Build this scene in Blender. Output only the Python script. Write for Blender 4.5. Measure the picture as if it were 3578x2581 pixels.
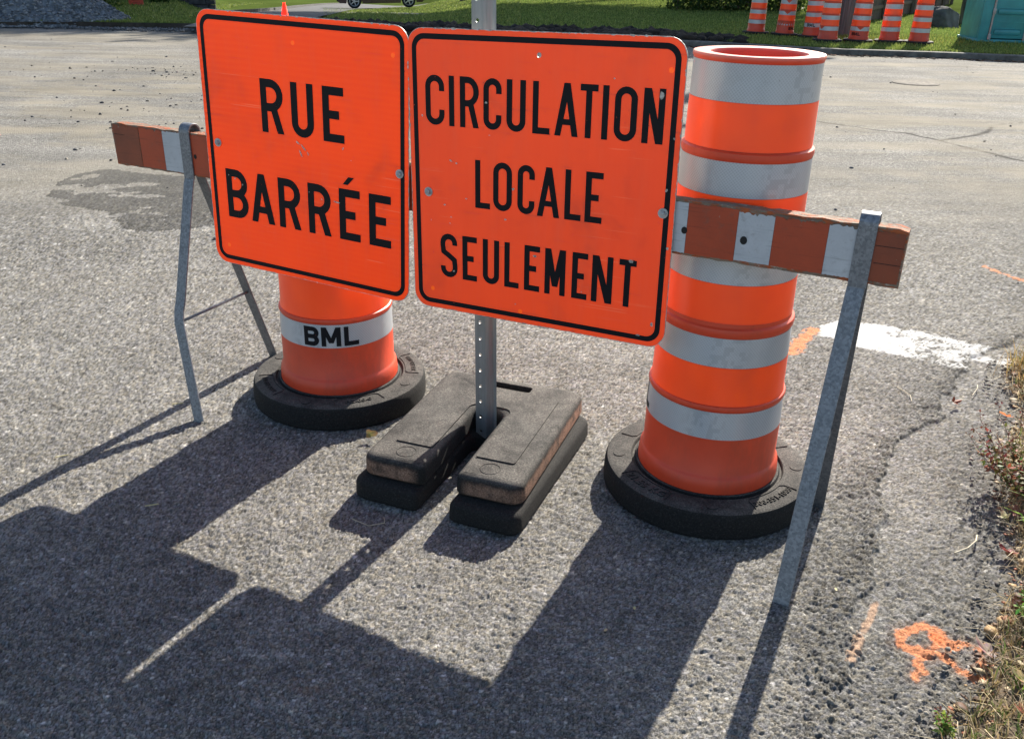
import bpy, bmesh, math, random
import numpy as np
from mathutils import Vector, Matrix
R_ = math.radians
random.seed(7); rng = np.random.default_rng(11)
for o in list(bpy.data.objects): bpy.data.objects.remove(o)
C = bpy.context.scene.collection
SC = bpy.context.scene

# ---------------------------------------------------------------- camera
CAMH, PITCH, ROLL = 1.386, 0.4316, 0.0245
cd = bpy.data.cameras.new('camera'); cam = bpy.data.objects.new('camera', cd); C.objects.link(cam)
cd.sensor_fit = 'HORIZONTAL'; cd.sensor_width = 36.0; cd.lens = 36.0 * 3136.9 / 3578.0
cd.clip_start = 0.05; cd.clip_end = 2000
fw = Vector((0, math.cos(PITCH), -math.sin(PITCH))); up0 = Vector((0, math.sin(PITCH), math.cos(PITCH))); rt0 = Vector((1, 0, 0))
rt = rt0 * math.cos(ROLL) + up0 * math.sin(ROLL); up = -rt0 * math.sin(ROLL) + up0 * math.cos(ROLL)
cam.matrix_world = Matrix(((rt.x, up.x, -fw.x, 0), (rt.y, up.y, -fw.y, 0), (rt.z, up.z, -fw.z, CAMH), (0, 0, 0, 1)))
SC.camera = cam

# ---------------------------------------------------------------- sky, sun, exposure
SUN_AZ, SUN_EL = R_(26.3), R_(32.2)
w = bpy.data.worlds.new('World'); SC.world = w; w.use_nodes = True
nt = w.node_tree; nt.nodes.clear()
sky = nt.nodes.new('ShaderNodeTexSky'); sky.sky_type = 'NISHITA'; sky.sun_disc = False
sky.sun_elevation = SUN_EL; sky.sun_rotation = SUN_AZ; sky.air_density = 1.0; sky.dust_density = 1.2; sky.ozone_density = 1.0
bg = nt.nodes.new('ShaderNodeBackground'); bg.inputs[1].default_value = 0.085
wo = nt.nodes.new('ShaderNodeOutputWorld'); nt.links.new(sky.outputs[0], bg.inputs[0]); nt.links.new(bg.outputs[0], wo.inputs[0])
sl = bpy.data.lights.new('sun', 'SUN'); sl.energy = 5.0; sl.angle = R_(0.53); sl.color = (1.0, 0.93, 0.82)
so = bpy.data.objects.new('sun', sl); C.objects.link(so)
sdir = Vector((math.sin(SUN_AZ) * math.cos(SUN_EL), math.cos(SUN_AZ) * math.cos(SUN_EL), math.sin(SUN_EL)))
so.rotation_euler = sdir.to_track_quat('Z', 'Y').to_euler(); so.location = sdir * 30
SC.view_settings.view_transform = 'Standard'; SC.view_settings.look = 'None'
SC.view_settings.exposure = 1.2; SC.view_settings.gamma = 1.0
SC.cycles.max_bounces = 8; SC.cycles.use_adaptive_sampling = True

# ---------------------------------------------------------------- helpers
def obj(name, me, mat=None, parent=None, smooth=False):
    if isinstance(me, bmesh.types.BMesh):
        b = me; me = bpy.data.meshes.new(name); b.to_mesh(me); b.free()
    o = bpy.data.objects.new(name, me); C.objects.link(o)
    if mat: me.materials.append(mat)
    if smooth:
        me.shade_smooth()
    if parent: o.parent = parent
    return o
def merge(o, b, mat):
    me = o.data; me.materials.append(mat); k = len(me.materials) - 1
    for f in b.faces: f.material_index = k
    tm = bpy.data.meshes.new('t'); b.to_mesh(tm); b.free(); c = bmesh.new(); c.from_mesh(me); c.from_mesh(tm); c.to_mesh(me); c.free(); me.update()
def smooth_angle(o, deg=35):
    me = o.data; me.shade_smooth()
    b = bmesh.new(); b.from_mesh(me)
    for e in b.edges:
        if len(e.link_faces) == 2 and e.calc_face_angle(0) > R_(deg): e.smooth = False
    b.to_mesh(me); b.free(); return o
def empty(name, loc=(0, 0, 0), rz=0.0):
    o = bpy.data.objects.new(name, None); C.objects.link(o); o.location = loc; o.rotation_euler = (0, 0, rz)
    o.empty_display_size = 0.1; return o
def tag(o, label=None, cat=None, group=None, kind=None):
    if label: o['label'] = label
    if cat: o['category'] = cat
    if group: o['group'] = group
    if kind: o['kind'] = kind
    return o
def mesh_vf(V, F):
    me = bpy.data.meshes.new('m'); me.from_pydata([tuple(map(float, v)) for v in V], [], F); me.update(); return me
def mesh_np(V, F):   # V (n,3), F (m,k)
    me = bpy.data.meshes.new('m'); V = np.asarray(V, dtype=np.float32); F = np.asarray(F, dtype=np.int32)
    me.vertices.add(len(V)); me.vertices.foreach_set('co', V.ravel())
    k = F.shape[1]; me.loops.add(F.size); me.loops.foreach_set('vertex_index', F.ravel())
    me.polygons.add(len(F)); me.polygons.foreach_set('loop_start', np.arange(0, F.size, k, dtype=np.int32))
    me.polygons.foreach_set('loop_total', np.full(len(F), k, dtype=np.int32)); me.update(calc_edges=True); return me
def vcol(me, name, col):
    a = me.color_attributes.new(name, 'FLOAT_COLOR', 'POINT')
    c = np.ones((len(me.vertices), 4), dtype=np.float32); c[:, :3] = col; a.data.foreach_set('color', c.ravel())
def add_box(b, c, s, rot=None):
    r = bmesh.ops.create_cube(b, size=1.0); M = Matrix.Translation(Vector(c)) @ (rot or Matrix.Identity(4)) @ Matrix.Diagonal((*s, 1))
    bmesh.ops.transform(b, matrix=M, verts=r['verts']); return r['verts']
def bevel_all(b, w_, seg=2):
    bmesh.ops.bevel(b, geom=[e for e in b.edges], offset=w_, segments=seg, profile=0.5, affect='EDGES')
def add_tube(b, p0, p1, r0, r1=None, n=12, caps=True):
    r1 = r0 if r1 is None else r1; p0, p1 = Vector(p0), Vector(p1); d = (p1 - p0)
    q = d.to_track_quat('Z', 'Y').to_matrix()
    A = [b.verts.new(p0 + q @ Vector((r0 * math.cos(t), r0 * math.sin(t), 0))) for t in np.linspace(0, 2 * math.pi, n, endpoint=False)]
    B = [b.verts.new(p1 + q @ Vector((r1 * math.cos(t), r1 * math.sin(t), 0))) for t in np.linspace(0, 2 * math.pi, n, endpoint=False)]
    for i in range(n): b.faces.new((A[i], A[(i + 1) % n], B[(i + 1) % n], B[i]))
    if caps: b.faces.new(A[::-1]); b.faces.new(B)
def lathe(prof, n=96, a0=0, a1=2 * math.pi, closed=True):
    V = []; F = []; th = np.linspace(a0, a1, n, endpoint=not closed)
    for (r, z) in prof:
        for t in th: V.append((r * math.cos(t), r * math.sin(t), z))
    m = len(th)
    for i in range(len(prof) - 1):
        for j in range(m if closed else m - 1):
            k = (j + 1) % m; F.append((i * m + j, i * m + k, (i + 1) * m + k, (i + 1) * m + j))
    return mesh_vf(V, F)

# ---------------------------------------------------------------- material helper
class M_:
    def __init__(s, name):
        s.m = bpy.data.materials.new(name); s.m.use_nodes = True; s.t = s.m.node_tree; s.b = s.t.nodes['Principled BSDF']; s.o = s.t.nodes['Material Output']
    def n(s, ty, **kw):
        x = s.t.nodes.new('ShaderNode' + ty)
        for k, v in kw.items():
            if hasattr(x, k): setattr(x, k, v)
            else: x.inputs[k.replace('_', ' ')].default_value = v
        return x
    def l(s, a, b): s.t.links.new(a, b)
    def co(s, kind='Object', scale=None, rot=None):
        c = s.n('TexCoord'); out = c.outputs[kind]
        if scale or rot:
            mp = s.n('Mapping'); s.l(out, mp.inputs[0])
            if scale: mp.inputs['Scale'].default_value = scale
            if rot: mp.inputs['Rotation'].default_value = rot
            out = mp.outputs[0]
        return out
    def noise(s, scale, detail=4, rough=.55, vec=None, dist=0):
        x = s.n('TexNoise'); x.inputs['Scale'].default_value = scale; x.inputs['Detail'].default_value = detail; x.inputs['Roughness'].default_value = rough
        x.inputs['Distortion'].default_value = dist; s.l(vec or s.co(), x.inputs['Vector']); return x.outputs[0]
    def vor(s, scale, vec=None, feature='F1', out='Distance'):
        x = s.n('TexVoronoi'); x.feature = feature; x.inputs['Scale'].default_value = scale; s.l(vec or s.co(), x.inputs['Vector']); return x.outputs[out]
    def ramp(s, fac, pts):
        x = s.n('ValToRGB'); s.l(fac, x.inputs[0]); e = x.color_ramp.elements
        while len(e) < len(pts): e.new(0.5)
        for i, (p, c) in enumerate(pts):
            e[i].position = p; e[i].color = (c, c, c, 1) if isinstance(c, (int, float)) else (*c, 1)
        return x.outputs[0]
    def mix(s, f, a, b, mode='MIX'):
        x = s.n('Mix', data_type='RGBA', blend_type=mode)
        for v, i in ((f, 0), (a, 6), (b, 7)):
            if isinstance(v, (int, float)): x.inputs[i].default_value = v
            elif isinstance(v, tuple): x.inputs[i].default_value = (*v, 1)
            else: s.l(v, x.inputs[i])
        return x.outputs[2]
    def math(s, op, a, b=0.0):
        x = s.n('Math', operation=op)
        for i, v in enumerate((a, b)):
            if isinstance(v, (int, float)): x.inputs[i].default_value = v
            else: s.l(v, x.inputs[i])
        return x.outputs[0]
    def bump(s, h, strength=.5, dist=.002):
        x = s.n('Bump'); x.inputs['Strength'].default_value = strength; x.inputs['Distance'].default_value = dist; s.l(h, x.inputs['Height']); s.l(x.outputs[0], s.b.inputs['Normal']); return x
    def set(s, col=None, rough=.6, metal=0.0, spec=.5):
        if col is not None:
            if isinstance(col, tuple): s.b.inputs['Base Color'].default_value = (*col, 1)
            else: s.l(col, s.b.inputs['Base Color'])
        if isinstance(rough, (int, float)): s.b.inputs['Roughness'].default_value = rough
        else: s.l(rough, s.b.inputs['Roughness'])
        s.b.inputs['Metallic'].default_value = metal; s.b.inputs['Specular IOR Level'].default_value = spec
        return s
def simple(name, col, rough=.6, metal=0., var=.12, scale=40, bump=0., spec=.5):
    m = M_(name); nz = m.noise(scale); f = m.ramp(nz, [(.3, 1 - var * 2), (.7, 1 + var)]); c = m.mix(1.0, col, f, 'MULTIPLY'); m.set(c, rough, metal, spec)
    if bump: m.bump(m.noise(scale * 4), bump, .001)
    return m.m

# --- materials
def mat_asphalt():
    m = M_('asphalt'); at = m.n('Attribute'); at.attribute_name = 'acol'; base = at.outputs['Color']
    fr = m.n('Attribute'); fr.attribute_name = 'far'; far = fr.outputs['Fac']
    gx = m.co('Object')
    grain = m.ramp(m.noise(260, 3, .7, gx), [(.3, .62), (.5, 1.0), (.72, 1.45)])
    c = m.mix(1.0, base, grain, 'MULTIPLY')
    vc = m.n('TexVoronoi'); vc.inputs['Scale'].default_value = 95; m.l(gx, vc.inputs['Vector'])
    sep = m.n('SeparateColor'); m.l(vc.outputs['Color'], sep.inputs[0])
    spk = m.ramp(sep.outputs[0], [(0, .5), (.45, .9), (.8, 1.15), (1, 1.9)])
    c = m.mix(far, c, m.mix(1.0, c, spk, 'MULTIPLY'))
    # dust swept into streaks on the worn part of the road
    lowc = m.ramp(m.noise(.35, 4, .6, gx), [(.4, 0), (.6, 1)])
    v1 = m.co('Object', scale=(.4, 1.1, 1), rot=(0, 0, R_(-9)))
    d1 = m.ramp(m.noise(1.1, 8, .72, v1, .3), [(.44, 0.0), (.54, 1.0)])
    df = m.math('MULTIPLY', m.math('MULTIPLY', d1, m.math('ADD', m.math('MULTIPLY', lowc, .7), .3)), m.math('MULTIPLY', far, .85))
    c = m.mix(df, c, (.265, .238, .185))
    v2 = m.co('Object', scale=(.45, 2.0, 1), rot=(0, 0, R_(8)))
    d2 = m.ramp(m.noise(1.7, 7, .7, v2, .5), [(.36, .66), (.52, .93), (.7, 1.08)])
    c = m.mix(m.math('MULTIPLY', far, .75), c, m.mix(1.0, c, d2, 'MULTIPLY'))
    big = m.ramp(m.noise(.9, 5, .6, gx), [(.3, .85), (.7, 1.14)]); c = m.mix(1.0, c, big, 'MULTIPLY')
    m.set(c, .92, 0, .12)
    hb = m.math('ADD', m.noise(420, 2, .6, gx), m.math('MULTIPLY', m.vor(95, gx), m.math('MULTIPLY', far, -1.6)))
    m.bump(hb, .75, .0035); return m.m
def mat_rubber(dust=.5, brown=False):
    m = M_('recycled_rubber'); gx = m.co()
    nz = m.noise(230, 3, .7, gx); a = m.ramp(nz, [(.3, (.006, .006, .006)), (.55, (.016, .0155, .015)), (.8, (.06, .056, .052))])
    g = m.n('NewGeometry'); sx = m.n('SeparateXYZ'); m.l(g.outputs['Normal'], sx.inputs[0])
    upf = m.ramp(sx.outputs[2], [(.35, 0), (.95, 1)])
    dn = m.ramp(m.noise(9, 7, .7, gx, .6), [(.32, .12), (.62, 1)])
    dcol = m.ramp(nz, [(.25, (.03, .029, .026)), (.5, (.105, .098, .088)), (.8, (.26, .24, .205))])
    c = m.mix(m.math('MULTIPLY', m.math('MULTIPLY', upf, dn), dust), a, dcol)
    if brown:
        oz = m.n('SeparateXYZ'); m.l(gx, oz.inputs[0])
        band = m.ramp(m.math('ADD', oz.outputs[2], m.math('MULTIPLY', m.math('SUBTRACT', m.noise(22, 5, .6, gx), .5), .018)), [(.002, 0), (.009, 1), (.040, 1), (.052, 0)])
        wn = m.ramp(m.noise(26, 7, .75, gx), [(.35, .25), (.55, 1)])
        sd = m.math('SUBTRACT', 1.0, upf); ox = m.ramp(m.math('ABSOLUTE', oz.outputs[0]), [(.06, 0), (.09, 1)])
        bc = m.ramp(nz, [(.3, (.10, .05, .03)), (.55, (.27, .16, .11)), (.8, (.42, .28, .21))])
        c = m.mix(m.math('MULTIPLY', m.math('MULTIPLY', band, wn), m.math('MULTIPLY', sd, ox)), c, bc)
    m.set(c, .85, 0, .3); m.bump(m.noise(300, 3, .75, gx), .9, .003); return m.m
def mat_plastic(name, col, col2, rough=.42, trans=.35):
    m = M_(name); gx = m.co(); f = m.ramp(m.noise(7, 6, .6, gx), [(.35, 0), (.7, 1)]); c = m.mix(f, col, col2)
    dirt = m.ramp(m.noise(4.5, 9, .75, m.co('Object', scale=(1, 1, .35))), [(.50, 0), (.72, .42)]); c = m.mix(dirt, c, (.20, .07, .045)); sc_2 = m.ramp(m.noise(30, 6, .8, m.co('Object', scale=(1, 1, .12)), .5), [(.66, 0), (.70, .5)]); c = m.mix(sc_2, c, (.12, .05, .04))
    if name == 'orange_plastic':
        oz = m.n('SeparateXYZ'); m.l(gx, oz.inputs[0]); c = m.mix(m.math('MULTIPLY', m.ramp(m.math('SUBTRACT', oz.outputs[2], .69), [(.495, 0), (.503, 1)]), .65), c, (.95, .42, .33))  # pale pink rim lip: backlit sun glare painted into the plastic colour
    m.set(c, rough, 0, .55)
    tr = m.n('BsdfTranslucent'); m.l(c, tr.inputs[0]); mx = m.n('MixShader'); mx.inputs[0].default_value = trans
    m.l(m.b.outputs[0], mx.inputs[1]); m.l(tr.outputs[0], mx.inputs[2]); m.l(mx.outputs[0], m.o.inputs[0])
    m.bump(m.noise(12, 3, .5, gx), .25, .004); return m.m
def mat_reflective(name, col, dark, hexa=True, rough=.3):
    # prismatic sheeting: small cells, faint darker patches and blocky transfer marks near the seam
    m = M_(name); uv = m.n('UVMap'); u = uv.outputs[0]
    vo = m.n('TexVoronoi'); vo.feature = 'DISTANCE_TO_EDGE'; vo.inputs['Scale'].default_value = 1.0; vo.inputs['Randomness'].default_value = 0.0
    mp = m.n('Mapping'); mp.inputs['Scale'].default_value = (175, 175, 1); mp.inputs['Rotation'].default_value = (0, 0, R_(45)); m.l(u, mp.inputs[0]); m.l(mp.outputs[0], vo.inputs['Vector'])
    cell = m.ramp(vo.outputs[0], [(.08, 1.0), (.2, .0)])
    patch = m.ramp(m.noise(3, 2, .5, m_u_only(m, u)), [(.44, .0), (.52, 1.0)])
    c = m.mix(patch, col, dark)
    c = m.mix(m.math('MULTIPLY', cell, (.42 if hexa else .12)), c, tuple(min(1, x * 1.5) for x in col))
    # blocky marks
    sc = m.n('VectorMath', operation='SNAP'); m.l(u, sc.inputs[0]); sc.inputs[1].default_value = (.008, .012, 1)
    bn = m.noise(37, 2, .5, sc.outputs[0]); bmask = m.ramp(bn, [(.52, 0), (.54, 1)])
    wv = m.ramp(m.noise(4.5, 1, .5, m_u_only(m, u)), [(.5, 0), (.56, 1)])
    c = m.mix(m.math('MULTIPLY', m.math('MULTIPLY', bmask, wv), .55 if hexa else .1), c, tuple(x * .84 for x in col))
    sm = m.ramp(m.noise(11, 9, .78, u), [(.52, 0), (.78, .5)]); c = m.mix(m.math('MULTIPLY', sm, .45), c, tuple(x * .45 for x in col)); sk = m.ramp(m.noise(60, 6, .8, m.co('Object', scale=(1, 1, .3)), .6), [(.67, 0), (.69, .8)]); c = m.mix(sk, c, (.16, .13, .12))
    m.set(c, rough, .15, .6); m.bump(m.noise(5, 2, .5, u), .25, .003); return m.m
def m_u_only(m, u):
    s = m.n('SeparateXYZ'); m.l(u, s.inputs[0]); cb = m.n('CombineXYZ'); m.l(s.outputs[0], cb.inputs[0]); return cb.outputs[0]
def mat_sign(name, c1, c2, fine, seed):
    m = M_(name); gx = m.co('Object'); mp = m.n('Mapping'); mp.inputs['Location'].default_value = (seed, seed, 0); m.l(gx, mp.inputs[0]); v = mp.outputs[0]
    c = m.mix(m.ramp(m.noise(2.2, 5, .6, v), [(.3, 0), (.7, 1)]), c1, c2)
    if fine:
        wv = m.n('TexWave'); wv.bands_direction = 'Y'; wv.inputs['Scale'].default_value = 19; wv.inputs['Distortion'].default_value = 1.2; wv.inputs['Detail'].default_value = 2
        wv.inputs['Detail Scale'].default_value = .5; m.l(v, wv.inputs[0]); c = m.mix(m.math('MULTIPLY', m.ramp(m.noise(3, 3, .6, v), [(.3, .1), (.7, 1)]), .8), c, m.mix(1.0, c, m.ramp(wv.outputs[1], [(.3, .84), (.8, 1.03)]), 'MULTIPLY'))
    else:
        vs = m.co('Object', scale=(26, 1.2, 1)); c = m.mix(.16, c, m.mix(1.0, c, m.ramp(m.noise(3, 3, .6, vs), [(.35, .78), (.65, 1.1)]), 'MULTIPLY'))
    # smears and scuffs
    s1 = m.ramp(m.noise(6, 9, .78, v, .8), [(.54, 0), (.72, .42)]); c = m.mix(s1, c, (.30, .07, .035))
    sc = m.n('Mapping'); sc.inputs['Scale'].default_value = (3, 46, 1); sc.inputs['Rotation'].default_value = (0, 0, R_(48)); m.l(v, sc.inputs[0])
    s2 = m.ramp(m.noise(2.4, 4, .6, sc.outputs[0]), [(.63, 0), (.68, .4)]); c = m.mix(s2, c, (.26, .08, .05))
    for k_, (rot_, sx_, sy_, th_, cc_) in enumerate(((20, .9, 150, .70, (2.2, .34, .14)), (-35, .7, 190, .71, (.9, .16, .10)), (72, .8, 170, .715, (.25, .06, .04)), (5, .5, 120, .70, (1.9, .30, .12)))):
        mq = m.n('Mapping'); mq.inputs['Scale'].default_value = (sx_ * 3, sy_, 1); mq.inputs['Rotation'].default_value = (0, 0, R_(rot_)); mq.inputs['Location'].default_value = (k_ * 7.3, seed * 3.1, 0); m.l(v, mq.inputs[0])
        c = m.mix(m.math('MULTIPLY', m.ramp(m.noise(1.0, 2, .5, mq.outputs[0], .15), [(th_ - .02, 0), (th_ + .015, .55)]), m.ramp(m.noise(4.5, 3, .6, v), [(.5, 0), (.6, 1)])), c, cc_)
    dr2 = m.ramp(m.noise(4, 6, .7, m.co('Object', scale=(5, .7, 1))), [(.5, 0), (.8, .35)]); c = m.mix(dr2, c, (1.1, .16, .07))
    sp = m.ramp(m.noise(70, 2, .5, v), [(.71, 0), (.75, .6)]); c = m.mix(sp, c, (.20, .07, .05))
    m.set(c, .38, 0, .4); m.bump(m.noise(1.6, 3, .5, v), .2, .01); return m.m
def mat_black(name='black_film'):
    m = M_(name); gx = m.co(); c = m.mix(m.ramp(m.noise(9, 9, .8, gx, .5), [(.56, 0), (.72, .5)]), (.006, .007, .010), (.022, .023, .028))
    fl = m.ramp(m.noise(55, 4, .7, gx, .3), [(.705, 0), (.715, 1)]); c = m.mix(fl, c, (.7, .09, .035))
    m.set(c, .5, 0, .18); return m.m
def mat_galv(name='galvanised_steel', base=.33):
    m = M_(name); gx = m.co(); v = m.n('TexVoronoi'); v.inputs['Scale'].default_value = 190; m.l(gx, v.inputs['Vector'])
    s = m.n('SeparateColor'); m.l(v.outputs['Color'], s.inputs[0])
    f = m.math('MULTIPLY', m.math('ADD', s.outputs[0], m.noise(60, 5, .7, gx)), .5)
    c = m.ramp(f, [(.2, (base * .66, base * .72, base * .8)), (.75, (base * 1.25, base * 1.32, base * 1.42))])
    c = m.mix(m.ramp(m.noise(9, 8, .75, gx), [(.55, 0), (.8, .6)]), c, (.17, .16, .14))
    m.set(c, .5, .45, .5); m.bump(m.noise(90, 4, .6, gx), .15, .001); return m.m
def mat_post():
    m = M_('post_steel'); v = m.co('Object', scale=(12, 12, 1)); c = m.ramp(m.noise(3, 7, .7, v), [(.3, (.20, .21, .215)), (.7, (.36, .37, .38))]); c = m.mix(m.ramp(m.noise(14, 8, .75), [(.6, 0), (.8, .6)]), c, (.12, .11, .10)); m.set(c, .38, .55, .5); return m.m
def mat_wood_paint():
    m = M_('weathered_board'); v = m.co('Object', scale=(3, 60, 60)); g = m.noise(3, 6, .65, v)
    raw = m.ramp(g, [(.3, (.10, .075, .055)), (.7, (.33, .25, .18))]); pn = m.ramp(m.noise(24, 7, .75, m.co('Object', scale=(1, 2.5, 2.5))), [(.44, 1), (.52, 0)])
    c = m.mix(pn, raw, (.42, .105, .035)); c = m.mix(m.ramp(m.noise(30, 7, .8, m.co('Object', scale=(1, 3, 3))), [(.60, 0), (.64, .8)]), c, (.55, .5, .44))
    m.set(c, .8, 0, .3); m.bump(m.math('ADD', g, m.math('MULTIPLY', pn, 1.0)), .6, .002); return m.m
def mat_board_film(name, col, col2):
    m = M_(name); gx = m.co('Object'); c = m.mix(m.ramp(m.noise(9, 7, .7, gx), [(.35, 0), (.7, 1)]), col, col2)
    c = m.mix(m.ramp(m.noise(22, 9, .82, gx), [(.56, 0), (.72, .6)]), c, (.11, .08, .06)); gl = m.ramp(m.noise(2.2, 5, .7, m.co('Object', scale=(4, 60, 110))), [(.58, 0), (.66, .5)]); c = m.mix(gl, c, tuple(x * .55 for x in col2)); c = m.mix(m.ramp(m.noise(75, 4, .8, gx), [(.68, 0), (.71, .7)]), c, (.30, .26, .21))
    h = m.vor(260, gx); c = m.mix(.12, c, m.mix(1.0, c, m.ramp(h, [(0, .6), (.5, 1.2)]), 'MULTIPLY'))
    m.set(c, .42, 0, .5); m.bump(m.noise(30, 4, .6, gx), .25, .001); return m.m
def mat_attr(name, rough=.7, trans=0., spec=.3, attr='acol', nz=None):
    m = M_(name); at = m.n('Attribute'); at.attribute_name = attr; c = at.outputs['Color']
    if nz: c = m.mix(1.0, c, m.ramp(m.noise(nz, 5, .7), [(.3, .65), (.7, 1.3)]), 'MULTIPLY')
    m.set(c, rough, 0, spec)
    if trans:
        tr = m.n('BsdfTranslucent'); m.l(c, tr.inputs[0]); mx = m.n('MixShader'); mx.inputs[0].default_value = trans
        m.l(m.b.outputs[0], mx.inputs[1]); m.l(tr.outputs[0], mx.inputs[2]); m.l(mx.outputs[0], m.o.inputs[0])
    if nz: m.bump(m.noise(nz * 2), .5, .01)
    return m.m

ASPH = mat_asphalt(); RUB = mat_rubber(.75); RUBB = mat_rubber(1.0, True); RUBD = mat_rubber(.05)
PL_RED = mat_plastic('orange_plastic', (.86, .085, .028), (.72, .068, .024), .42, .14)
FILM_OR = mat_plastic('orange_sheeting', (1.72, .125, .014), (1.45, .105, .016), .35, .08)
FILM_WH = mat_reflective('silver_prismatic_sheeting', (.45, .47, .485), (.37, .395, .42))
BLACK = mat_black()
SIGN_A = mat_sign('fluorescent_orange_film', (2.4, .130, .004), (2.2, .110, .006), True, 0)
SIGN_B = mat_sign('faded_orange_film', (2.0, .130, .020), (1.75, .115, .024), False, 3)
DOT = simple('bright_orange_dot', (2.6, .24, .010), .3, 0, .05)
ALU = simple('bare_aluminium', (.50, .49, .46), .45, .5, .3, 90)
GALV = mat_galv('galvanised_steel', .20); GALVD = mat_galv('dull_steel', .15); ZINC = simple('zinc_bolt', (.46, .48, .48), .4, .35, .2, 120)
WOOD = mat_wood_paint(); BF_OR = mat_board_film('board_orange_film', (.45, .062, .018), (.34, .05, .017)); BF_WH = mat_board_film('board_white_film', (.52, .54, .56), (.42, .44, .46)); BF_DK = mat_board_film('board_dull_orange_paint', (.27, .055, .02), (.19, .042, .018))
HOLE = simple('dark_hole', (.02, .018, .016), .9, 0, .1)
LEAF = mat_attr('dry_leaf', .6, .3); GRASS = mat_attr('grass_blades', .55, .35); SOIL = mat_attr('soil', .95, 0, .2, nz=60)
WHITE_LIP = PL_RED

# ---------------------------------------------------------------- numpy noise
def hsh(ix, iy, k=0):
    h = (ix.astype(np.int64) * 374761393 + iy.astype(np.int64) * 668265263 + k * 974634777) & 0xffffffff
    h = ((h ^ (h >> 13)) * 1274126177) & 0xffffffff; h = h ^ (h >> 16); return (h & 0xffffff).astype(np.float32) / 16777216.0
def vnoise(x, y, k=0):
    ix = np.floor(x); iy = np.floor(y); fx = x - ix; fy = y - iy; fx = fx * fx * (3 - 2 * fx); fy = fy * fy * (3 - 2 * fy)
    a = hsh(ix, iy, k); b = hsh(ix + 1, iy, k); c = hsh(ix, iy + 1, k); d = hsh(ix + 1, iy + 1, k)
    return (a * (1 - fx) + b * fx) * (1 - fy) + (c * (1 - fx) + d * fx) * fy
def fbm(x, y, o=4, k=0):
    s = 0; a = .5; t = 0
    for i in range(o): s = s + a * vnoise(x, y, k + i); t += a; x = x * 2.03 + 7; y = y * 2.03 + 3; a *= .5
    return s / t
def worley(x, y, k=0):
    ix = np.floor(x); iy = np.floor(y); f1 = np.full(x.shape, 9.0, np.float32); f2 = f1.copy(); idv = np.zeros(x.shape, np.float32); ox = np.zeros(x.shape); oy = ox.copy()
    for dx in (-1, 0, 1):
        for dy in (-1, 0, 1):
            cx = ix + dx; cy = iy + dy; px = cx + .1 + .8 * hsh(cx, cy, k); py = cy + .1 + .8 * hsh(cx, cy, k + 1)
            d = np.hypot(x - px, y - py).astype(np.float32); h = hsh(cx, cy, k + 2); m = d < f1; ox = np.where(m, x - px, ox); oy = np.where(m, y - py, oy)
            f2 = np.where(m, f1, np.minimum(f2, d)); idv = np.where(m, h, idv); f1 = np.where(m, d, f1)
    return f1, f2, idv, ox, oy
def in_poly(x, y, P):
    c = np.zeros(x.shape, bool); n = len(P)
    for i in range(n):
        (x1, y1), (x2, y2) = P[i], P[(i + 1) % n]
        if y1 == y2: continue
        c ^= ((y1 > y) != (y2 > y)) & (x < (x2 - x1) * (y - y1) / (y2 - y1) + x1)
    return c
def d_line(x, y, P):
    d = np.full(x.shape, 1e9)
    for (x1, y1), (x2, y2) in zip(P[:-1], P[1:]):
        vx, vy = x2 - x1, y2 - y1; L = vx * vx + vy * vy + 1e-12; t = np.clip(((x - x1) * vx + (y - y1) * vy) / L, 0, 1)
        d = np.minimum(d, np.hypot(x - x1 - t * vx, y - y1 - t * vy))
    return d
def sgn_side(x, y, P):   # distance to the right of a polyline given as x(y)
    ys = np.array([p[1] for p in P]); xs = np.array([p[0] for p in P]); o = np.argsort(ys); return x - np.interp(y, ys[o], xs[o])
def gz(y):
    t = np.maximum(0, np.asarray(y, float) - 4); return -0.0125 * t * t / (t + 2)

# ---------------------------------------------------------------- road
DARK = [(-3.003, 5.75), (-2.992, 5.95), (-2.85, 6.2), (-2.6, 6.12), (-2.3, 6.05), (-1.9, 6.0), (-1.55, 5.7), (-1.35, 5.1), (-1.705, 4.798), (-1.949, 4.687), (-2.136, 4.851), (-2.397, 5.02), (-2.725, 5.194), (-2.904, 5.514)]
WHITE = [(1.253, 3.416), (1.296, 3.524), (1.386, 3.584), (1.567, 3.55), (1.728, 3.472), (1.812, 3.413), (1.918, 3.345), (1.97, 3.24), (1.935, 3.12), (1.811, 3.045), (1.748, 3.062), (1.70, 3.10), (1.587, 3.185), (1.461, 3.257), (1.356, 3.31), (1.311, 3.382)]
EDGE = [(2.6, 3.75), (2.104, 3.459), (1.777, 3.232), (1.547, 2.863), (1.455, 2.72), (1.241, 2.523), (1.145, 2.378), (1.064, 2.246), (1.024, 2.083), (.934, 1.915), (.854, 1.733), (.785, 1.561), (.727, 1.476), (.654, 1.308), (.5, 1.0)]
CR1 = [(-1.0, 9.6), (1.4, 9.75), (2.99, 9.241), (3.18, 8.948), (3.449, 8.734), (3.658, 8.617), (3.792, 8.223), (3.876, 7.978), (4.005, 7.598), (4.079, 7.315), (4.6, 6.6)]
CR2 = [(3.792, 8.223), (4.21, 8.505), (4.49, 8.783), (4.756, 9.232), (5.167, 9.457), (6.2, 9.9)]
O_LINE = [(.885, 1.73), (.856, 1.683), (.815, 1.62), (.763, 1.534)]
O_LOOP = [(.979, 1.648), (.947, 1.646), (.909, 1.634), (.893, 1.595), (.913, 1.575), (.948, 1.571), (.985, 1.592), (.998, 1.625), (.979, 1.648)]
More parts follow.
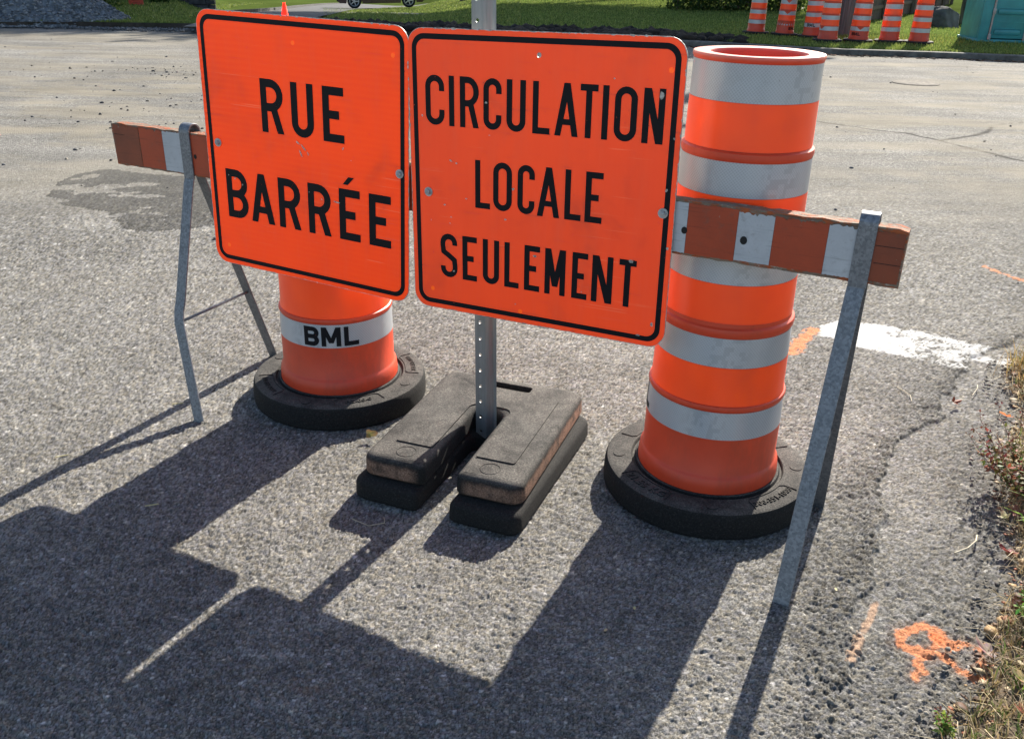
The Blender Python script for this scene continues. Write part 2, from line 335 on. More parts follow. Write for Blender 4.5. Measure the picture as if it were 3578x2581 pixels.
O_L1 = [(.945, 1.571), (.914, 1.534), (.890, 1.488)]; O_L2 = [(.965, 1.577), (.979, 1.541), (.994, 1.512), (1.014, 1.493), (1.049, 1.491)]
O_ARC = [(.999, 1.588), (1.035, 1.603), (1.06, 1.593), (1.065, 1.565), (1.051, 1.533)]
O_FAR = [(1.10, 3.24), (1.16, 3.35), (1.25, 3.475)]
def build_road():
    dth = .00155; th = np.concatenate([np.radians(np.arange(-180, -62, 2.0)), np.arange(R_(-61), R_(-40), .0036), np.arange(R_(-40), R_(40), dth), np.arange(R_(40.1), R_(61), .0036), np.radians(np.linspace(62, 180, 59))])
    r = [.02, .1, .25, .45, .6, .75]
    while r[-1] < 1.15: r.append(r[-1] + .0035)
    while r[-1] < 7.5: r.append(r[-1] + max(.0022, r[-1] * .00155 * (1 + .22 * r[-1])))
    while r[-1] < 10.5: r.append(r[-1] * 1.0028)
    while r[-1] < 30: r.append(r[-1] * 1.012)
    r = np.array(r); TH, RR = np.meshgrid(th, r); x = (RR * np.sin(TH)).ravel(); y = (RR * np.cos(TH)).ravel(); rr = RR.ravel()
    near = (rr > .8) & (rr < 7.6) & (np.abs(TH.ravel()) < 1.055); xn, yn = x[near], y[near]; rn = rr[near]
    wx = xn + .004 * (vnoise(xn * 90, yn * 90, 50) - .5); wy = yn + .004 * (vnoise(xn * 90, yn * 90, 51) - .5)
    f1, f2, idc, cx_, cy_ = worley(wx / .0088, wy / .0074, 1); g1, g2, idf, gx_, gy_ = worley(wx / .0050, wy / .0044, 9)
    e1 = np.clip((f2 - f1) * 2.6, 0, 1) ** .6; e2 = np.clip((g2 - g1) * 2.4, 0, 1) ** .7
    big = (idc > .42)
    med = fbm(xn / .03, yn / .03, 3, 21)
    def tilt(idv, ox, oy, cx, cy, s_): return s_ * ((np.modf(idv * 91.7)[0] - .5) * ox * cx + (np.modf(idv * 57.3)[0] - .5) * oy * cy)
    hf = .0011 * e2 * (.4 + .6 * idf) + tilt(idf, gx_, gy_, .0050, .0044, .95) * e2
    hc = .0010 + e1 * (.0016 * (.4 + .6 * np.modf(idc * 7.13)[0]) + tilt(idc, cx_, cy_, .0088, .0074, .85))
    h = np.where(big, hc, hf) + .0022 * (med - .5) + .0028 * (fbm(xn / .014, yn / .012, 2, 23) - .5)
    gap = np.clip(1 - np.where(big, e1, e2 * .9 + .05) * 1.35, 0, 1)
    pit = fbm(xn / .016, yn / .014, 2, 33); h -= .0035 * np.clip((pit - .64) * 5, 0, 1); h -= .0011 * gap; h += .0012 * (vnoise(xn / .0028, yn / .0026, 77) - .5)
    # rough worn strip left of the crumbling overlay edge
    sd = sgn_side(xn, yn, EDGE) + .05 * (fbm(xn / .13, yn / .13, 3, 61) - .5) * 2 + .022 * (fbm(xn / .025, yn / .025, 3, 62) - .5) * 2
    strip = np.clip(np.where(sd < 0, (sd + .20) / .16, -1), 0, 1) * np.clip(.35 + 1.6 * (fbm(xn / .10, yn / .08, 3, 64) - .3), 0, 1) * (yn < 4.2)
    right = np.clip(sd / .006, 0, 1)
    smo = right * np.clip(1 - sd / .22, 0, 1) * np.clip((yn - 1.6) / .5, 0, 1); amp = 1 + .7 * strip + .25 * right - .75 * smo; h = h * amp; h -= .0028 * strip * np.clip((fbm(xn / .022, yn / .018, 3, 35) - .52) * 4, 0, 1); h += -.008 * right
    sg = np.clip((fbm(yn * 5, xn * 5, 2, 5) - .34) * 5, 0, 1); h -= .006 * np.clip(1 - np.abs(sd) / .007, 0, 1) * sg
    fade = np.clip((7.6 - rn) / 2.5, 0, 1) * np.clip((rn - .8) / .1, 0, 1); h *= fade
    # stone colours
    tone = np.where(big, np.modf(idc * 13.7)[0], np.modf(idf * 5.3)[0]).astype(np.float32)
    t = .112 + .135 * tone ** 1.2 + .13 * (tone > .988); depth = np.clip(e2 * .6 + e1 * .5, 0, 1); t = t * (1.22 - .92 * gap) * (.82 + .18 * depth); t = t * (.72 + .56 * vnoise(xn / .0032, yn / .003, 78))
    warm = np.modf(idc * 31.1)[0]
    col = np.stack([t * (1.03 + .05 * (warm > .7)), t * 1.0, t * (.92 - .08 * (warm > .7) + .06 * (warm < .25))], 1)
    lf = fbm(xn / .35, yn / .3, 4, 71); l2 = fbm(xn / .045, yn / .04, 3, 72); col *= ((.80 + .36 * lf) * (.78 + .44 * l2))[:, None]
    col *= (1 - .30 * strip)[:, None]; col = col * (1 - .14 * right + .22 * smo)[:, None]; col *= (1 - .6 * np.clip(1 - np.abs(sd) / .006, 0, 1) * sg)[:, None] * (1 - .7 * strip * gap)[:, None] 
    top = np.clip(h / np.maximum(amp * fade, .2) / .0022, 0, 1)   # paint keeps to the raised stones
    def paint(mask, rgb, cover=.5, soft=.25):
        k = np.clip((top + mask - 1 + cover) / soft, 0, 1) * np.clip(mask * 2.2, 0, 1); r2 = .5 * np.modf(idf * 17.3)[0] + .5 * np.modf(idc * 23.9)[0]; return k * np.clip((np.clip(mask, 0, 1) * 1.35 - r2) * 5 + .35, 0, 1), rgb
    n1 = fbm(xn / .02, yn / .02, 4, 81)
    L = []
    dw = np.where(in_poly(xn, yn, WHITE), 1, 0) * 1.0; dwl = d_line(xn, yn, WHITE + [WHITE[0]]); mk = np.where(dw > 0, np.clip(.55 + dwl / .05, 0, 1), np.clip(.5 - dwl / .02, 0, 1))
    wear = np.clip((fbm(xn / .09, yn / .07, 4, 91) - .38) * 4, 0, 1); wear = np.where(xn < 1.55, 1, .05 + .75 * wear)
    rag = fbm(xn / .012, yn / .012, 3, 131); L.append(paint(mk * (.45 + .6 * wear) * (.7 + .55 * n1) - .55 * np.clip((rag - .55) * 5, 0, 1) * (1.15 - wear), (.52, .52, .50), np.where(xn > 1.62, .36, .60)))
    for P, wd, cv in ((O_FAR, .035, .75), ([(2.40, 4.41), (2.43, 4.30), (2.49, 4.19), (2.6, 4.1)], .022, .40), (O_LOOP, .026, .52), (O_L1, .026, .36), (O_L2, .024, .40), (O_ARC, .023, .36)):
        d = d_line(xn, yn, P) + .009 * (fbm(xn / .008, yn / .008, 2, 141) - .5); mk = np.clip((wd * (1.1 + .9 * (n1 - .5)) - d) / (wd * .8), 0, 1); L.append(paint(mk * (.55 + .8 * n1), (.58, .24, .12), cv * .9))
    d = d_line(xn, yn, O_LINE); L.append(paint(np.clip(1.2 - d / .022, 0, 1) * (.6 + .8 * n1), (.40, .26, .17), .26)); L.append((np.clip(1 - d / .055, 0, 1) * .16, (.34, .33, .31)))
    for P in (O_LOOP, O_L1, O_L2, O_ARC, O_FAR): d = d_line(xn, yn, P); L.append((np.clip(1 - d / .042, 0, 1) ** 1.5 * .30 * (.5 + .5 * np.clip(top * 1.5, 0, 1)), (.52, .21, .11)))
    d = np.hypot((xn - .985) / .026, (yn - 1.618) / .03); L.append(paint(np.clip(1.2 - d, 0, 1), (.68, .21, .09), .6))
    d = np.hypot((xn + .40) / .05, (yn - 1.413) / .025); L.append((np.clip(1.25 - d, 0, 1) * .55 * (n1 > .4), (.19, .13, .09)))
    # pale lime smears under the sign's shadow
    for (px, py, sx, sy) in ((-.67, 1.68, .10, .05), (-.45, 1.62, .12, .03), (-.55, 1.50, .2, .02), (-.2, 1.22, .25, .02), (2.15, 5.38, .08, .03), (-1.2, 2.0, .03, .02)):
        d = np.hypot((xn - px) / sx, (yn - py) / sy); L.append((np.clip(1.1 - d, 0, 1) * .45 * np.clip(top * 1.4, 0, 1) * (n1 > .42), (.5, .5, .48)))
    for k, rgb in L: col = col * (1 - k[:, None]) + np.array(rgb)[None] * k[:, None] * (.92 + .16 * tone[:, None])
    z = gz(y); z[near] += h
    ac = np.empty((len(x), 3), np.float32); ac[:] = .19
    farw = np.clip((rr - 3.0) / 4.5, 0, 1); col = col * (1 - .0 * farw[near][:, None]) ; mean = col.mean(0)
    k = np.clip((rn - 5.0) / 2.5, 0, 1)[:, None]; ac[near] = col * (1 - k) + .185 * np.array([1.04, 1, .91]) * k
    ac[~near & (rr > 5)] = .185 * np.array([1.04, 1, .91])
    wob = .12 * (fbm(x / .3, y / .3, 4, 101) - .5) * 2
    pn = fbm(x / .22, y / .16, 4, 151); dk = in_poly(x + wob, y + wob, DARK) & (pn < .66 + .12 * np.clip((x + 2.2) / .6, -1, 1)); ac[dk] *= .50; ed = np.clip(1 - d_line(x + wob, y + wob, DARK[7:] + DARK[:1]) / .035, 0, 1) * dk; ac *= (1 - .45 * ed)[:, None]
    band = np.clip((y - 5.6) / 1.2, 0, 1) * np.clip((7.2 - y) / .8, 0, 1) * (x > 2.2); ac *= (1 - .12 * band)[:, None]
    # lighter worn ground round the patch
    lw = np.clip((fbm(x / 1.6, y / .7, 4, 111) - .45) * 3, 0, 1) * np.clip((rr - 3.2) / 2, 0, 1) * (~dk); ac *= (1 + .28 * lw)[:, None]
    for P in (CR1, CR2):
        d = d_line(x + wob * .4, y + wob * .4, P); kk = np.clip(1.5 - d / (.010 + .03 * fbm(x * 3, y * 3, 2, 120)), 0, 1); ac *= (1 - .82 * kk)[:, None]
    nx = len(th); nr = len(r); i = np.arange(nr - 1)[:, None] * nx + np.arange(nx - 1)[None]; i = i.ravel()
    F = np.stack([i, i + nx, i + nx + 1, i + 1], 1)
    me = mesh_np(np.stack([x, y, z], 1), F); vcol(me, 'acol', ac); f = np.where(dk, farw * .25, farw) ; f = np.clip((rr - 3.6) / 5, 0, 1); f = np.where(near, f, np.maximum(f, .45)); f = np.where(dk, f * .2, f)
    a = me.attributes.new('far', 'FLOAT', 'POINT'); a.data.foreach_set('value', f.astype(np.float32))
    o = obj('road', me, ASPH); tag(o, 'worn grey asphalt road with pale dust and paint marks', 'road', kind='structure')
build_road()

# ---------------------------------------------------------------- frame of the barrier (a = along, n = towards the viewer)
A = Vector((.89658, -.44287, 0)); N = Vector((-.44287, -.89658, 0)); YAW = math.atan2(A.y, A.x)
def W(al, d, z): return A * al - N * d + Vector((0, 0, z))

# ---------------------------------------------------------------- lettering by strokes
def ribbon(P, wd, closed=False):
    P = [Vector(p[:2]) for p in P]; n = len(P); L = []; Rr = []
    for i in range(n):
        if closed: a, b, c = P[i - 1], P[i], P[(i + 1) % n]
        else: a, b, c = P[max(i - 1, 0)], P[i], P[min(i + 1, n - 1)]
        d1 = (b - a).normalized() if (b - a).length > 1e-9 else (c - b).normalized(); d2 = (c - b).normalized() if (c - b).length > 1e-9 else d1
        t = (d1 + d2).normalized(); nn = Vector((-t.y, t.x)); k = 1 / max(.5, nn.dot(Vector((-d1.y, d1.x)))); L.append(b + nn * wd / 2 * k); Rr.append(b - nn * wd / 2 * k)
    q = []
    for i in range(n if closed else n - 1):
        j = (i + 1) % n; q.append([Rr[i], Rr[j], L[j], L[i]])
    return q
def arc(cx, cy, rx, ry, a0, a1, n=12): return [(cx + rx * math.cos(R_(t)), cy + ry * math.sin(R_(t))) for t in np.linspace(a0, a1, n)]
def glyph(ch, x0, x1, y0, y1, w_):
    h = w_ / 2; X0, X1, Y0, Y1 = x0 + h, x1 - h, y0 + h, y1 - h; cx = (x0 + x1) / 2; ym = (y0 + y1) / 2; q = []
    par = lambda xa, xb, ya, yb, ww: q.append([Vector((xa - ww / 2, ya)), Vector((xa + ww / 2, ya)), Vector((xb + ww / 2, yb)), Vector((xb - ww / 2, yb))])
    H = y1 - y0; r = (X1 - X0) / 2
    if ch == 'L': q += ribbon([(X0, y1), (X0, Y0), (x1, Y0)], w_)
    elif ch in 'EÉ':
        q += ribbon([(x1, Y1), (X0, Y1), (X0, Y0), (x1, Y0)], w_); q += ribbon([(X0, ym), (x1 - .22 * (x1 - x0), ym)], w_)
        if ch == 'É': q.append([Vector(v) for v in ((cx - .022, y1 + .012), (cx - .004, y1 + .012), (cx + .019, y1 + .035), (cx - .002, y1 + .035))])
    elif ch == 'I': q += ribbon([(cx, y0), (cx, y1)], w_)
    elif ch == 'T': q += ribbon([(x0, Y1), (x1, Y1)], w_); q += ribbon([(cx, y0), (cx, Y1)], w_)
    elif ch == 'U': q += ribbon([(X0, y1), (X0, Y0 + r)] + arc((X0 + X1) / 2, Y0 + r, r, r, 180, 360)[1:] + [(X1, y1)], w_)
    elif ch == 'O': q += ribbon([(X0, Y0 + r)] + arc(cx, Y0 + r, r, r, 180, 360)[1:] + arc(cx, Y1 - r, r, r, 0, 180)[:-1] + [(X0, Y1 - r)], w_, True)
    elif ch == 'C': q += ribbon([(X1, Y1 - r - .09 * H)] + arc(cx, Y1 - r, r, r, 0, 180) + arc(cx, Y0 + r, r, r, 180, 360) + [(X1, Y0 + r + .09 * H)], w_)
    elif ch == 'S':
        k = H * .25; q += ribbon([(X1, Y1 - r - .04 * H)] + arc(cx, Y1 - r, r, r, 0, 180, 10) + [(X0, Y1 - r - .05 * H), (X0 + .12 * r, ym + .085 * H), (cx - .1 * r, ym + .015 * H), (cx + .25 * r, ym - .02 * H), (X1 - .1 * r, ym - .09 * H), (X1, Y0 + r + .06 * H)] + arc(cx, Y0 + r, r, r, 360, 180, 10) + [(X0, Y0 + r + .04 * H)], w_)
    elif ch in 'RB':
        q += ribbon([(X0, y0), (X0, y1)], w_); yb = ym + (0.0 if ch == 'B' else -.02 * H); ry = (Y1 - yb) / 2; rx = min(r * 1.25, ry)
        q += ribbon([(X0, Y1), (X1 - rx, Y1)] + arc(X1 - rx, Y1 - ry, rx, ry, 90, -90)[1:] + [(X0, yb)], w_)
        if ch == 'R': par(x1 - w_ * .55, cx + .06 * (x1 - x0), y0, yb, w_ * 1.08)
        else:
            ry = (yb - Y0) / 2; q += ribbon([(X0, yb), (X1 - rx, yb)] + arc(X1 - rx, yb - ry, rx, ry, 90, -90)[1:] + [(X0, Y0)], w_)
    elif ch == 'A':
        par(x0 + w_ * .52, cx, y0, y1, w_ * 1.04); par(x1 - w_ * .52, cx, y0, y1, w_ * 1.04); yb = y0 + .27 * H; t = .27; q += ribbon([(x0 + w_ * .5 + (cx - x0 - w_ * .5) * t, yb), (x1 - w_ * .5 - (x1 - w_ * .5 - cx) * t, yb)], w_ * .9)
    elif ch == 'N': q += ribbon([(X0, y0), (X0, y1)], w_); q += ribbon([(X1, y0), (X1, y1)], w_); par(X1 - .1 * w_, X0 + .1 * w_, y0, y1, w_ * 1.1)
    elif ch == 'M': q += ribbon([(X0, y0), (X0, y1)], w_); q += ribbon([(X1, y0), (X1, y1)], w_); par(cx, X0 + .1 * w_, y0 + .18 * H, y1, w_ * 1.0); par(cx, X1 - .1 * w_, y0 + .18 * H, y1, w_ * 1.0)
    return q
def letters(items, y0, y1, w_):   # -> list of quads, each stroke piece a hair prouder than the last
    V = []; F = []; z = 0.0
    for (ch, x0, x1) in items:
        for k in glyph(ch, x0, x1, y0, y1, w_):
            i = len(V); V += [(p.x, p.y, z) for p in k]; F.append((i, i + 1, i + 2, i + 3)); z = (z + .000012) % .0004
    return V, F
def rrect(wd, ht, r, n=8, jit=0.0, cx=0, cy=0):
    P = []
    for (sx, sy, a0) in ((1, 1, 0), (-1, 1, 90), (-1, -1, 180), (1, -1, 270)):
        for t in np.linspace(a0, a0 + 90, n): P.append((cx + sx * (wd / 2 - r) + r * math.cos(R_(t)), cy + sy * (ht / 2 - r) + r * math.sin(R_(t))))
    if jit:
        Q = []
        for i in range(len(P)):
            a, b = Vector(P[i]), Vector(P[(i + 1) % len(P)]); k = max(1, int((b - a).length / .012))
            for j in range(k):
                p = a.lerp(b, j / k); c = Vector((cx, cy)); p = p + (c - p).normalized() * max(0, random.gauss(0, jit)); Q.append((p.x, p.y))
        P = Q
    return P
def plate(outline, holes, z0, z1):
    b = bmesh.new()
    for z, flip in ((z1, False), (z0, True)):
        es = []
        for P in [outline] + holes:
            vs = [b.verts.new((x, y, z)) for x, y in P]; es += [b.edges.new((vs[i], vs[(i + 1) % len(vs)])) for i in range(len(vs))]
        r = bmesh.ops.triangle_fill(b, use_beauty=True, use_dissolve=False, edges=es, normal=(0, 0, -1 if flip else 1))
    b.verts.ensure_lookup_table(); off = len(b.verts) // 2; i0 = 0
    for P in [outline] + holes:
        m = len(P)
        for i in range(m):
            j = (i + 1) % m; b.faces.new((b.verts[i0 + i], b.verts[i0 + j], b.verts[off + i0 + j], b.verts[off + i0 + i]))
        i0 += m
    bmesh.ops.recalc_face_normals(b, faces=b.faces); return b

# ---------------------------------------------------------------- the two signs
def chips(pts, z):
    b = bmesh.new()
    for (x, y, s, ang, st) in pts:
        k = random.randint(6, 9); vs = []
        for i in range(k):
            t = 2 * math.pi * i / k; rr = s * random.uniform(.5, 1.15); px, py = rr * st * math.cos(t), rr * math.sin(t); ca, sa = math.cos(R_(ang)), math.sin(R_(ang))
            vs.append(b.verts.new((x + px * ca - py * sa, y + px * sa + py * ca, z)))
        b.faces.new(vs)
    return b
def make_sign(name, label, wd, ht, al, d, z, rot, mat, words, stroke, bolts, dots, hole, chip_pts, edge_n, bolt_parts=True):
    t = empty(name); 
    # local X = along board, Y = up, Z = towards viewer
    lean = .0195; u = Vector((0, 0, 1)) * math.cos(lean) - N * math.sin(lean); nn = A.cross(u).normalized()
    X = A * math.cos(rot) + u * math.sin(rot); Y = -A * math.sin(rot) + u * math.cos(rot); P = W(al, d, z)
    t.matrix_world = Matrix(((X.x, Y.x, nn.x, P.x), (X.y, Y.y, nn.y, P.y), (X.z, Y.z, nn.z, P.z), (0, 0, 0, 1)))
    tag(t, label, 'road sign')
    holes = [[(hole[0] + .0062 * math.cos(a_), hole[1] + .0062 * math.sin(a_)) for a_ in np.linspace(0, 2 * math.pi, 16, endpoint=False)]] if hole else []
    obj('aluminium_backing', plate(rrect(wd, ht, .045), holes, -.002, -.0002), ALU, t)
    face = obj('orange_face', plate(rrect(wd - .0025, ht - .0025, .044, jit=.0009), holes, -.0001, .0004), mat, t)
    o1 = rrect(wd - .027, ht - .027, .036, 10); o2 = rrect(wd - .0545, ht - .0545, .024, 10); m = len(o1)
    obj('black_border', mesh_vf([(x, y, .0007) for x, y in o1] + [(x, y, .0007) for x, y in o2], [(i, (i + 1) % m, m + (i + 1) % m, m + i) for i in range(m)]), BLACK, t)
    for (items, y0, y1) in words:
        V, F = letters(items, y0, y1, stroke); obj('lettering', mesh_vf([(x, y, zz + .0006) for x, y, zz in V], F), BLACK, t)
    for (bx, by) in bolts:
        b = bmesh.new(); add_tube(b, (bx, by, .0005), (bx, by, .003), .0125, n=24); wsh = obj('bolt_washer', b, ZINC, t); smooth_angle(wsh)
        b = bmesh.new(); add_tube(b, (bx, by, .003), (bx, by, .0095), .0075, .0072, n=6); add_tube(b, (bx, by, .0095), (bx, by, .0108), .005, .0035, n=14); obj('bolt_head', b, ZINC, t)
    b = bmesh.new()
    for (x, y) in dots: bmesh.ops.create_circle(b, cap_ends=True, radius=.0062, segments=18, matrix=Matrix.Translation((x, y, .0008)))
    merge(face, b, DOT)
    cp = list(chip_pts)
    for i in range(edge_n):
        s = random.random(); e = random.choice('TLRB') if random.random() < .5 else 'T'; c = random.uniform(.0012, .0034)
        p = {'T': ((s - .5) * (wd - .1), ht / 2 - .001), 'B': ((s - .5) * (wd - .1), -ht / 2 + .001), 'L': (-wd / 2 + .001, (s - .5) * (ht - .1)), 'R': (wd / 2 - .001, (s - .5) * (ht - .1))}[e]
        cp.append((p[0], p[1], c, 0 if e in 'TB' else 90, random.uniform(1.2, 3.2)))
    merge(face, chips(cp, .0012), ALU)
    return t
D1 = [('R', -.1408, -.059), ('U', -.0310, .0480), ('E', .0793, .1518)], .0530, .2030
D2 = [('B', -.2970, -.2148), ('A', -.2045, -.1140), ('R', -.0960, -.0140), ('R', .0140, .0965), ('É', .1255, .1990), ('E', .2292, .3040)], -.2222, -.0728
make_sign('road_closed_sign', 'left orange sign reading RUE BARRÉE, bolted to the striped board', .7258, .75, -1.7025, 2.0517, .849, -.0175, SIGN_A, [D1, D2], .0232,
          [(-.3158, .0012), (.3335, -.0049)], [(-.014, .306), (.314, .300), (-.306, -.315)], None,
          [(-.014, .037, .0042, -30, 2.2), (.006, .026, .0030, -42, 4.5), (.022, .010, .0024, -62, 4), (-.004, .008, .0026, -62, 5), (.118, -.116, .0028, -8, 4.5), (.146, .04, .0035, 60, 1.5), (.172, .01, .0022, 0, 1), (-.26, -.10, .003, 60, 1.6), (-.232, -.115, .003, 45, 1.3), (.065, -.115, .0025, 0, 1.2), (-.285, -.092, .0022, 0, 1), (.02, -.10, .0016, 0, 1)], 26)
S1 = [('C', -.3190, -.2620), ('I', -.2500, -.2310), ('R', -.2160, -.1605), ('C', -.1478, -.0960), ('U', -.0820, -.0290), ('L', -.0100, .0372), ('A', .0500, .1128), ('T', .1155, .1614), ('I', .1735, .1885), ('O', .2040, .2605), ('N', .2745, .3270)], .1340, .2592
S2 = [('L', -.1726, -.1280), ('O', -.1190, -.0642), ('C', -.0485, .0005), ('A', .0078, .0708), ('L', .0842, .1291), ('E', .1395, .1855)], -.0710, .0548
S3 = [('S', -.2825, -.2288), ('E', -.2130, -.1678), ('U', -.1500, -.1000), ('L', -.0845, -.0408), ('E', -.0255, .0200), ('M', .0345, .0935), ('E', .1118, .1550), ('N', .1670, .2235), ('T', .2394, .2850)], -.2752, -.1520
cp = [(.3175, .245, .006, 80, 1.7), (.345, .03, .004, 80, 1.2), (-.245, .045, .0028, -20, 2.5), (-.228, .040, .0025, 0, 1.6), (-.266, -.073, .0025, 10, 2), (-.25, -.122, .002, 0, 1.6), (-.247, -.105, .002, 0, 1.4), (-.14, .20, .003, 0, 1.6), (-.06, -.01, .004, 30, 1.4), (-.082, -.092, .003, 0, 1.4), (.0055, -.178, .0045, 0, 1.5), (-.33, .155, .003, 90, 1.5), (.27, -.155, .0042, -15, 1.8), (-.24, -.255, .003, 50, 1.4), (-.31, -.12, .0018, 90, 2), (.36, -.11, .004, 70, 1.2), (.335, -.31, .006, 0, .8), (.3, -.345, .0035, 0, 2), (.14, -.255, .002, 80, 1), (-.13, .12, .002, 0, 1.4), (.02, .0, .0014, 0, 1), (.355, .15, .003, 80, 1), (-.05, -.32, .0025, 30, 1.4), (.2, .275, .0025, 0, 1.3), (-.20, -.05, .0022, 10, 1.8)]
make_sign('local_traffic_sign', 'right orange sign reading CIRCULATION LOCALE SEULEMENT, scuffed, bolted to the striped board', .7405, .7430, -.9618, 2.0517, .852, .0216, SIGN_B, [S1, S2, S3], .0158,
          [(-.3158, -.0433), (.3415, -.0256)], [(.335, .300), (-.310, -.315), (-.035, -.338)], (.0046, .3187), cp, 60)

# ---------------------------------------------------------------- A-frame barricade
bar = empty('striped_barricade', W(-1.28, 2.079, 0), YAW); tag(bar, 'orange and white striped plank barricade on two bent steel A-frames', 'barricade')
def L_(al, d, z): return Vector((al + 1.28, d - 2.079, z))      # local to the barricade
bz0, bz1, bf, bb = .737, .870, 2.0605, 2.0985
def board():
    V = []; n = 120; xs = np.linspace(-2.478, -.076, n); F = []
    for i, x in enumerate(xs):
        for (d, z) in ((bf, bz0), (bf, (bz0 + bz1) / 2), (bf, bz1), ((bf + bb) / 2, bz1), (bb, bz1), (bb, (bz0 + bz1) / 2), (bb, bz0), ((bf + bb) / 2, bz0)):
            jz = random.gauss(0, .0010) if z in (bz0, bz1) else 0; jd = (random.uniform(0, .0016) if z in (bz0, bz1) else 0) * (1 if d == bf else -1 if d == bb else 0)
            p = L_(x + (random.gauss(0, .002) if i in (0, n - 1) else 0), d + jd, z + jz - (.004 if (i in (0, n - 1) and z == bz1) else 0)); V.append(p)
    for i in range(n - 1):
        for j in range(8): F.append((i * 8 + j, i * 8 + (j + 1) % 8, (i + 1) * 8 + (j + 1) % 8, (i + 1) * 8 + j))
    F.append(tuple(range(7, -1, -1))); F.append(tuple((n - 1) * 8 + j for j in range(8))); return mesh_vf(V, F)
brd = obj('plank', board(), WOOD, bar)
def stripe(x0, x1, mat, zt=0., zb=0., name='stripe', rag=.0016):
    b = bmesh.new(); n = max(4, int((x1 - x0) / .004)); T = []; B = []
    for i in range(n + 1):
        x = x0 + (x1 - x0) * i / n; T.append(b.verts.new(L_(x, bf - .0012, bz1 - .004 - zt - abs(random.gauss(0, rag)) - (.006 * random.random() if random.random() < .12 * rag / .0016 else 0))))
        B.append(b.verts.new(L_(x, bf - .0012, bz0 + .0045 + zb + abs(random.gauss(0, .0009)))))
    for i in range(n): b.faces.new((B[i], B[i + 1], T[i + 1], T[i]))
    return obj(name, b, mat, bar)
stripe(-2.474, -2.362, BF_DK, name='painted_end')
xs = [(-2.360, 'o'), (-2.259, 'w'), (-2.150, 'o'), (-2.03, 'w'), (-1.93, 'o'), (-1.81, 'w'), (-1.71, 'o'), (-1.59, 'w'), (-1.49, 'o'), (-1.20, 'w'), (-1.10, 'o'), (-.98, 'w'), (-.88, 'o'), (-.76, 'w'), (-.66, 'w'), (-.561, 'o'), (-.4415, 'w'), (-.358, 'o'), (-.239, 'w'), (-.150, 'e')]
for (x0, k), (x1, _) in zip(xs[:-1], xs[1:]): stripe(x0 + .0004, x1 - .0004, BF_OR if k == 'o' else BF_WH, zt=.0 if x0 < -.45 else .003, zb=.0 if x0 < -.45 else .003, rag=.0012 if x0 < -.45 else .003, name='orange_stripe' if k == 'o' else 'white_stripe')
stripe(-.149, -.079, BF_DK, .004, .004, name='painted_end', rag=.003)
b = bmesh.new()
for (x, z, r_) in ((-.566, .798, .0075), (-.423, .795, .0085), (-2.128, .799, .006)): bmesh.ops.create_circle(b, cap_ends=True, radius=r_, segments=12, matrix=Matrix.Translation(L_(x, bf - .0018, z)) @ Matrix.Rotation(R_(90), 4, 'X') @ Matrix.Diagonal((1, 1.2, 1, 1)))
for (x0, x1, z) in ((-.137, -.079, .828), (-.135, -.079, .789), (-2.472, -2.425, .835)): add_box(b, L_((x0 + x1) / 2, bf - .0016, z), (x1 - x0, .0006, .0013))
merge(brd, b, HOLE)
def sweep_bar(path, wd, th):   # path: (along, d, z) ; flat bar wd wide along the board axis
    P = [L_(*p) for p in path]; b = bmesh.new(); rings = []; n = len(P)
    for i in range(n):
        a = (P[i] - P[max(i - 1, 0)]); c = (P[min(i + 1, n - 1)] - P[i]); t = ((a.normalized() if a.length else Vector()) + (c.normalized() if c.length else Vector())).normalized()
        wv = Vector((1, 0, 0)); wv = (wv - t * wv.dot(t)).normalized(); nv = t.cross(wv).normalized()
        rings.append([b.verts.new(P[i] + wv * sx * wd / 2 + nv * sy * th / 2) for sx, sy in ((-1, -1), (1, -1), (1, 1), (-1, 1))])
    for i in range(n - 1):
        for j in range(4): b.faces.new((rings[i][j], rings[i][(j + 1) % 4], rings[i + 1][(j + 1) % 4], rings[i + 1][j]))
    b.faces.new(rings[0][::-1]); b.faces.new(rings[-1]); bmesh.ops.recalc_face_normals(b, faces=b.faces)
    bmesh.ops.bevel(b, geom=[e for e in b.edges if abs((e.verts[0].co - e.verts[1].co).normalized().dot(Vector((1, 0, 0)))) < .5], offset=.0007, segments=1, affect='EDGES'); return b
def a_frame(al_top, al_knee, al_ff, dff, al_bf, dbf, knee):
    f = bf - .0042; k = bb + .0042; c = (f + k) / 2; r = (k - f) / 2
    loop = [(al_top, f, .728), (al_top, f, .80), (al_top, f, bz1 + .0005)] + [(al_top, c - r * math.cos(R_(t)), bz1 + .001 + r * .95 * math.sin(R_(t))) for t in range(15, 180, 15)] + [(al_top, k, bz1 + .0005), (al_top, k, .80), (al_top, k, .728)]
    ld = obj('board_bracket', sweep_bar(loop, .0405, .0055), GALV, bar)
    path = [(al_top - .001, f, .7275), (al_top - .002, f - .006, .708)]
    if knee: path += [(al_knee, f + (dff - f) * .50, .36), (al_knee, f + (dff - f) * .56, .325), (al_knee + .006, f + (dff - f) * .61, .29)]
    path += [(al_ff, dff, .0)]
    obj('leg', sweep_bar(path, .0385, .0055), GALV, bar)
    obj('leg', sweep_bar([(al_top, k, .7275), (al_top, k + .006, .708), (al_bf, dbf, 0)], .0385, .0055), GALVD, bar)
    z = .29; tf = 1 - z / .73; b = bmesh.new(); p0 = L_((al_knee + .004) if knee else al_top + (al_ff - al_top) * tf, f + (dff - f) * (.60 if knee else tf), z); p1 = L_(al_top + (al_bf - al_top) * tf, k + (dbf - k) * tf, z); add_tube(b, p0, p1, .0045)
    obj('cross_rod', b, GALV, bar, True)
a_frame(-2.160, -2.153, -2.026, 1.838, -2.160, 2.356, True)
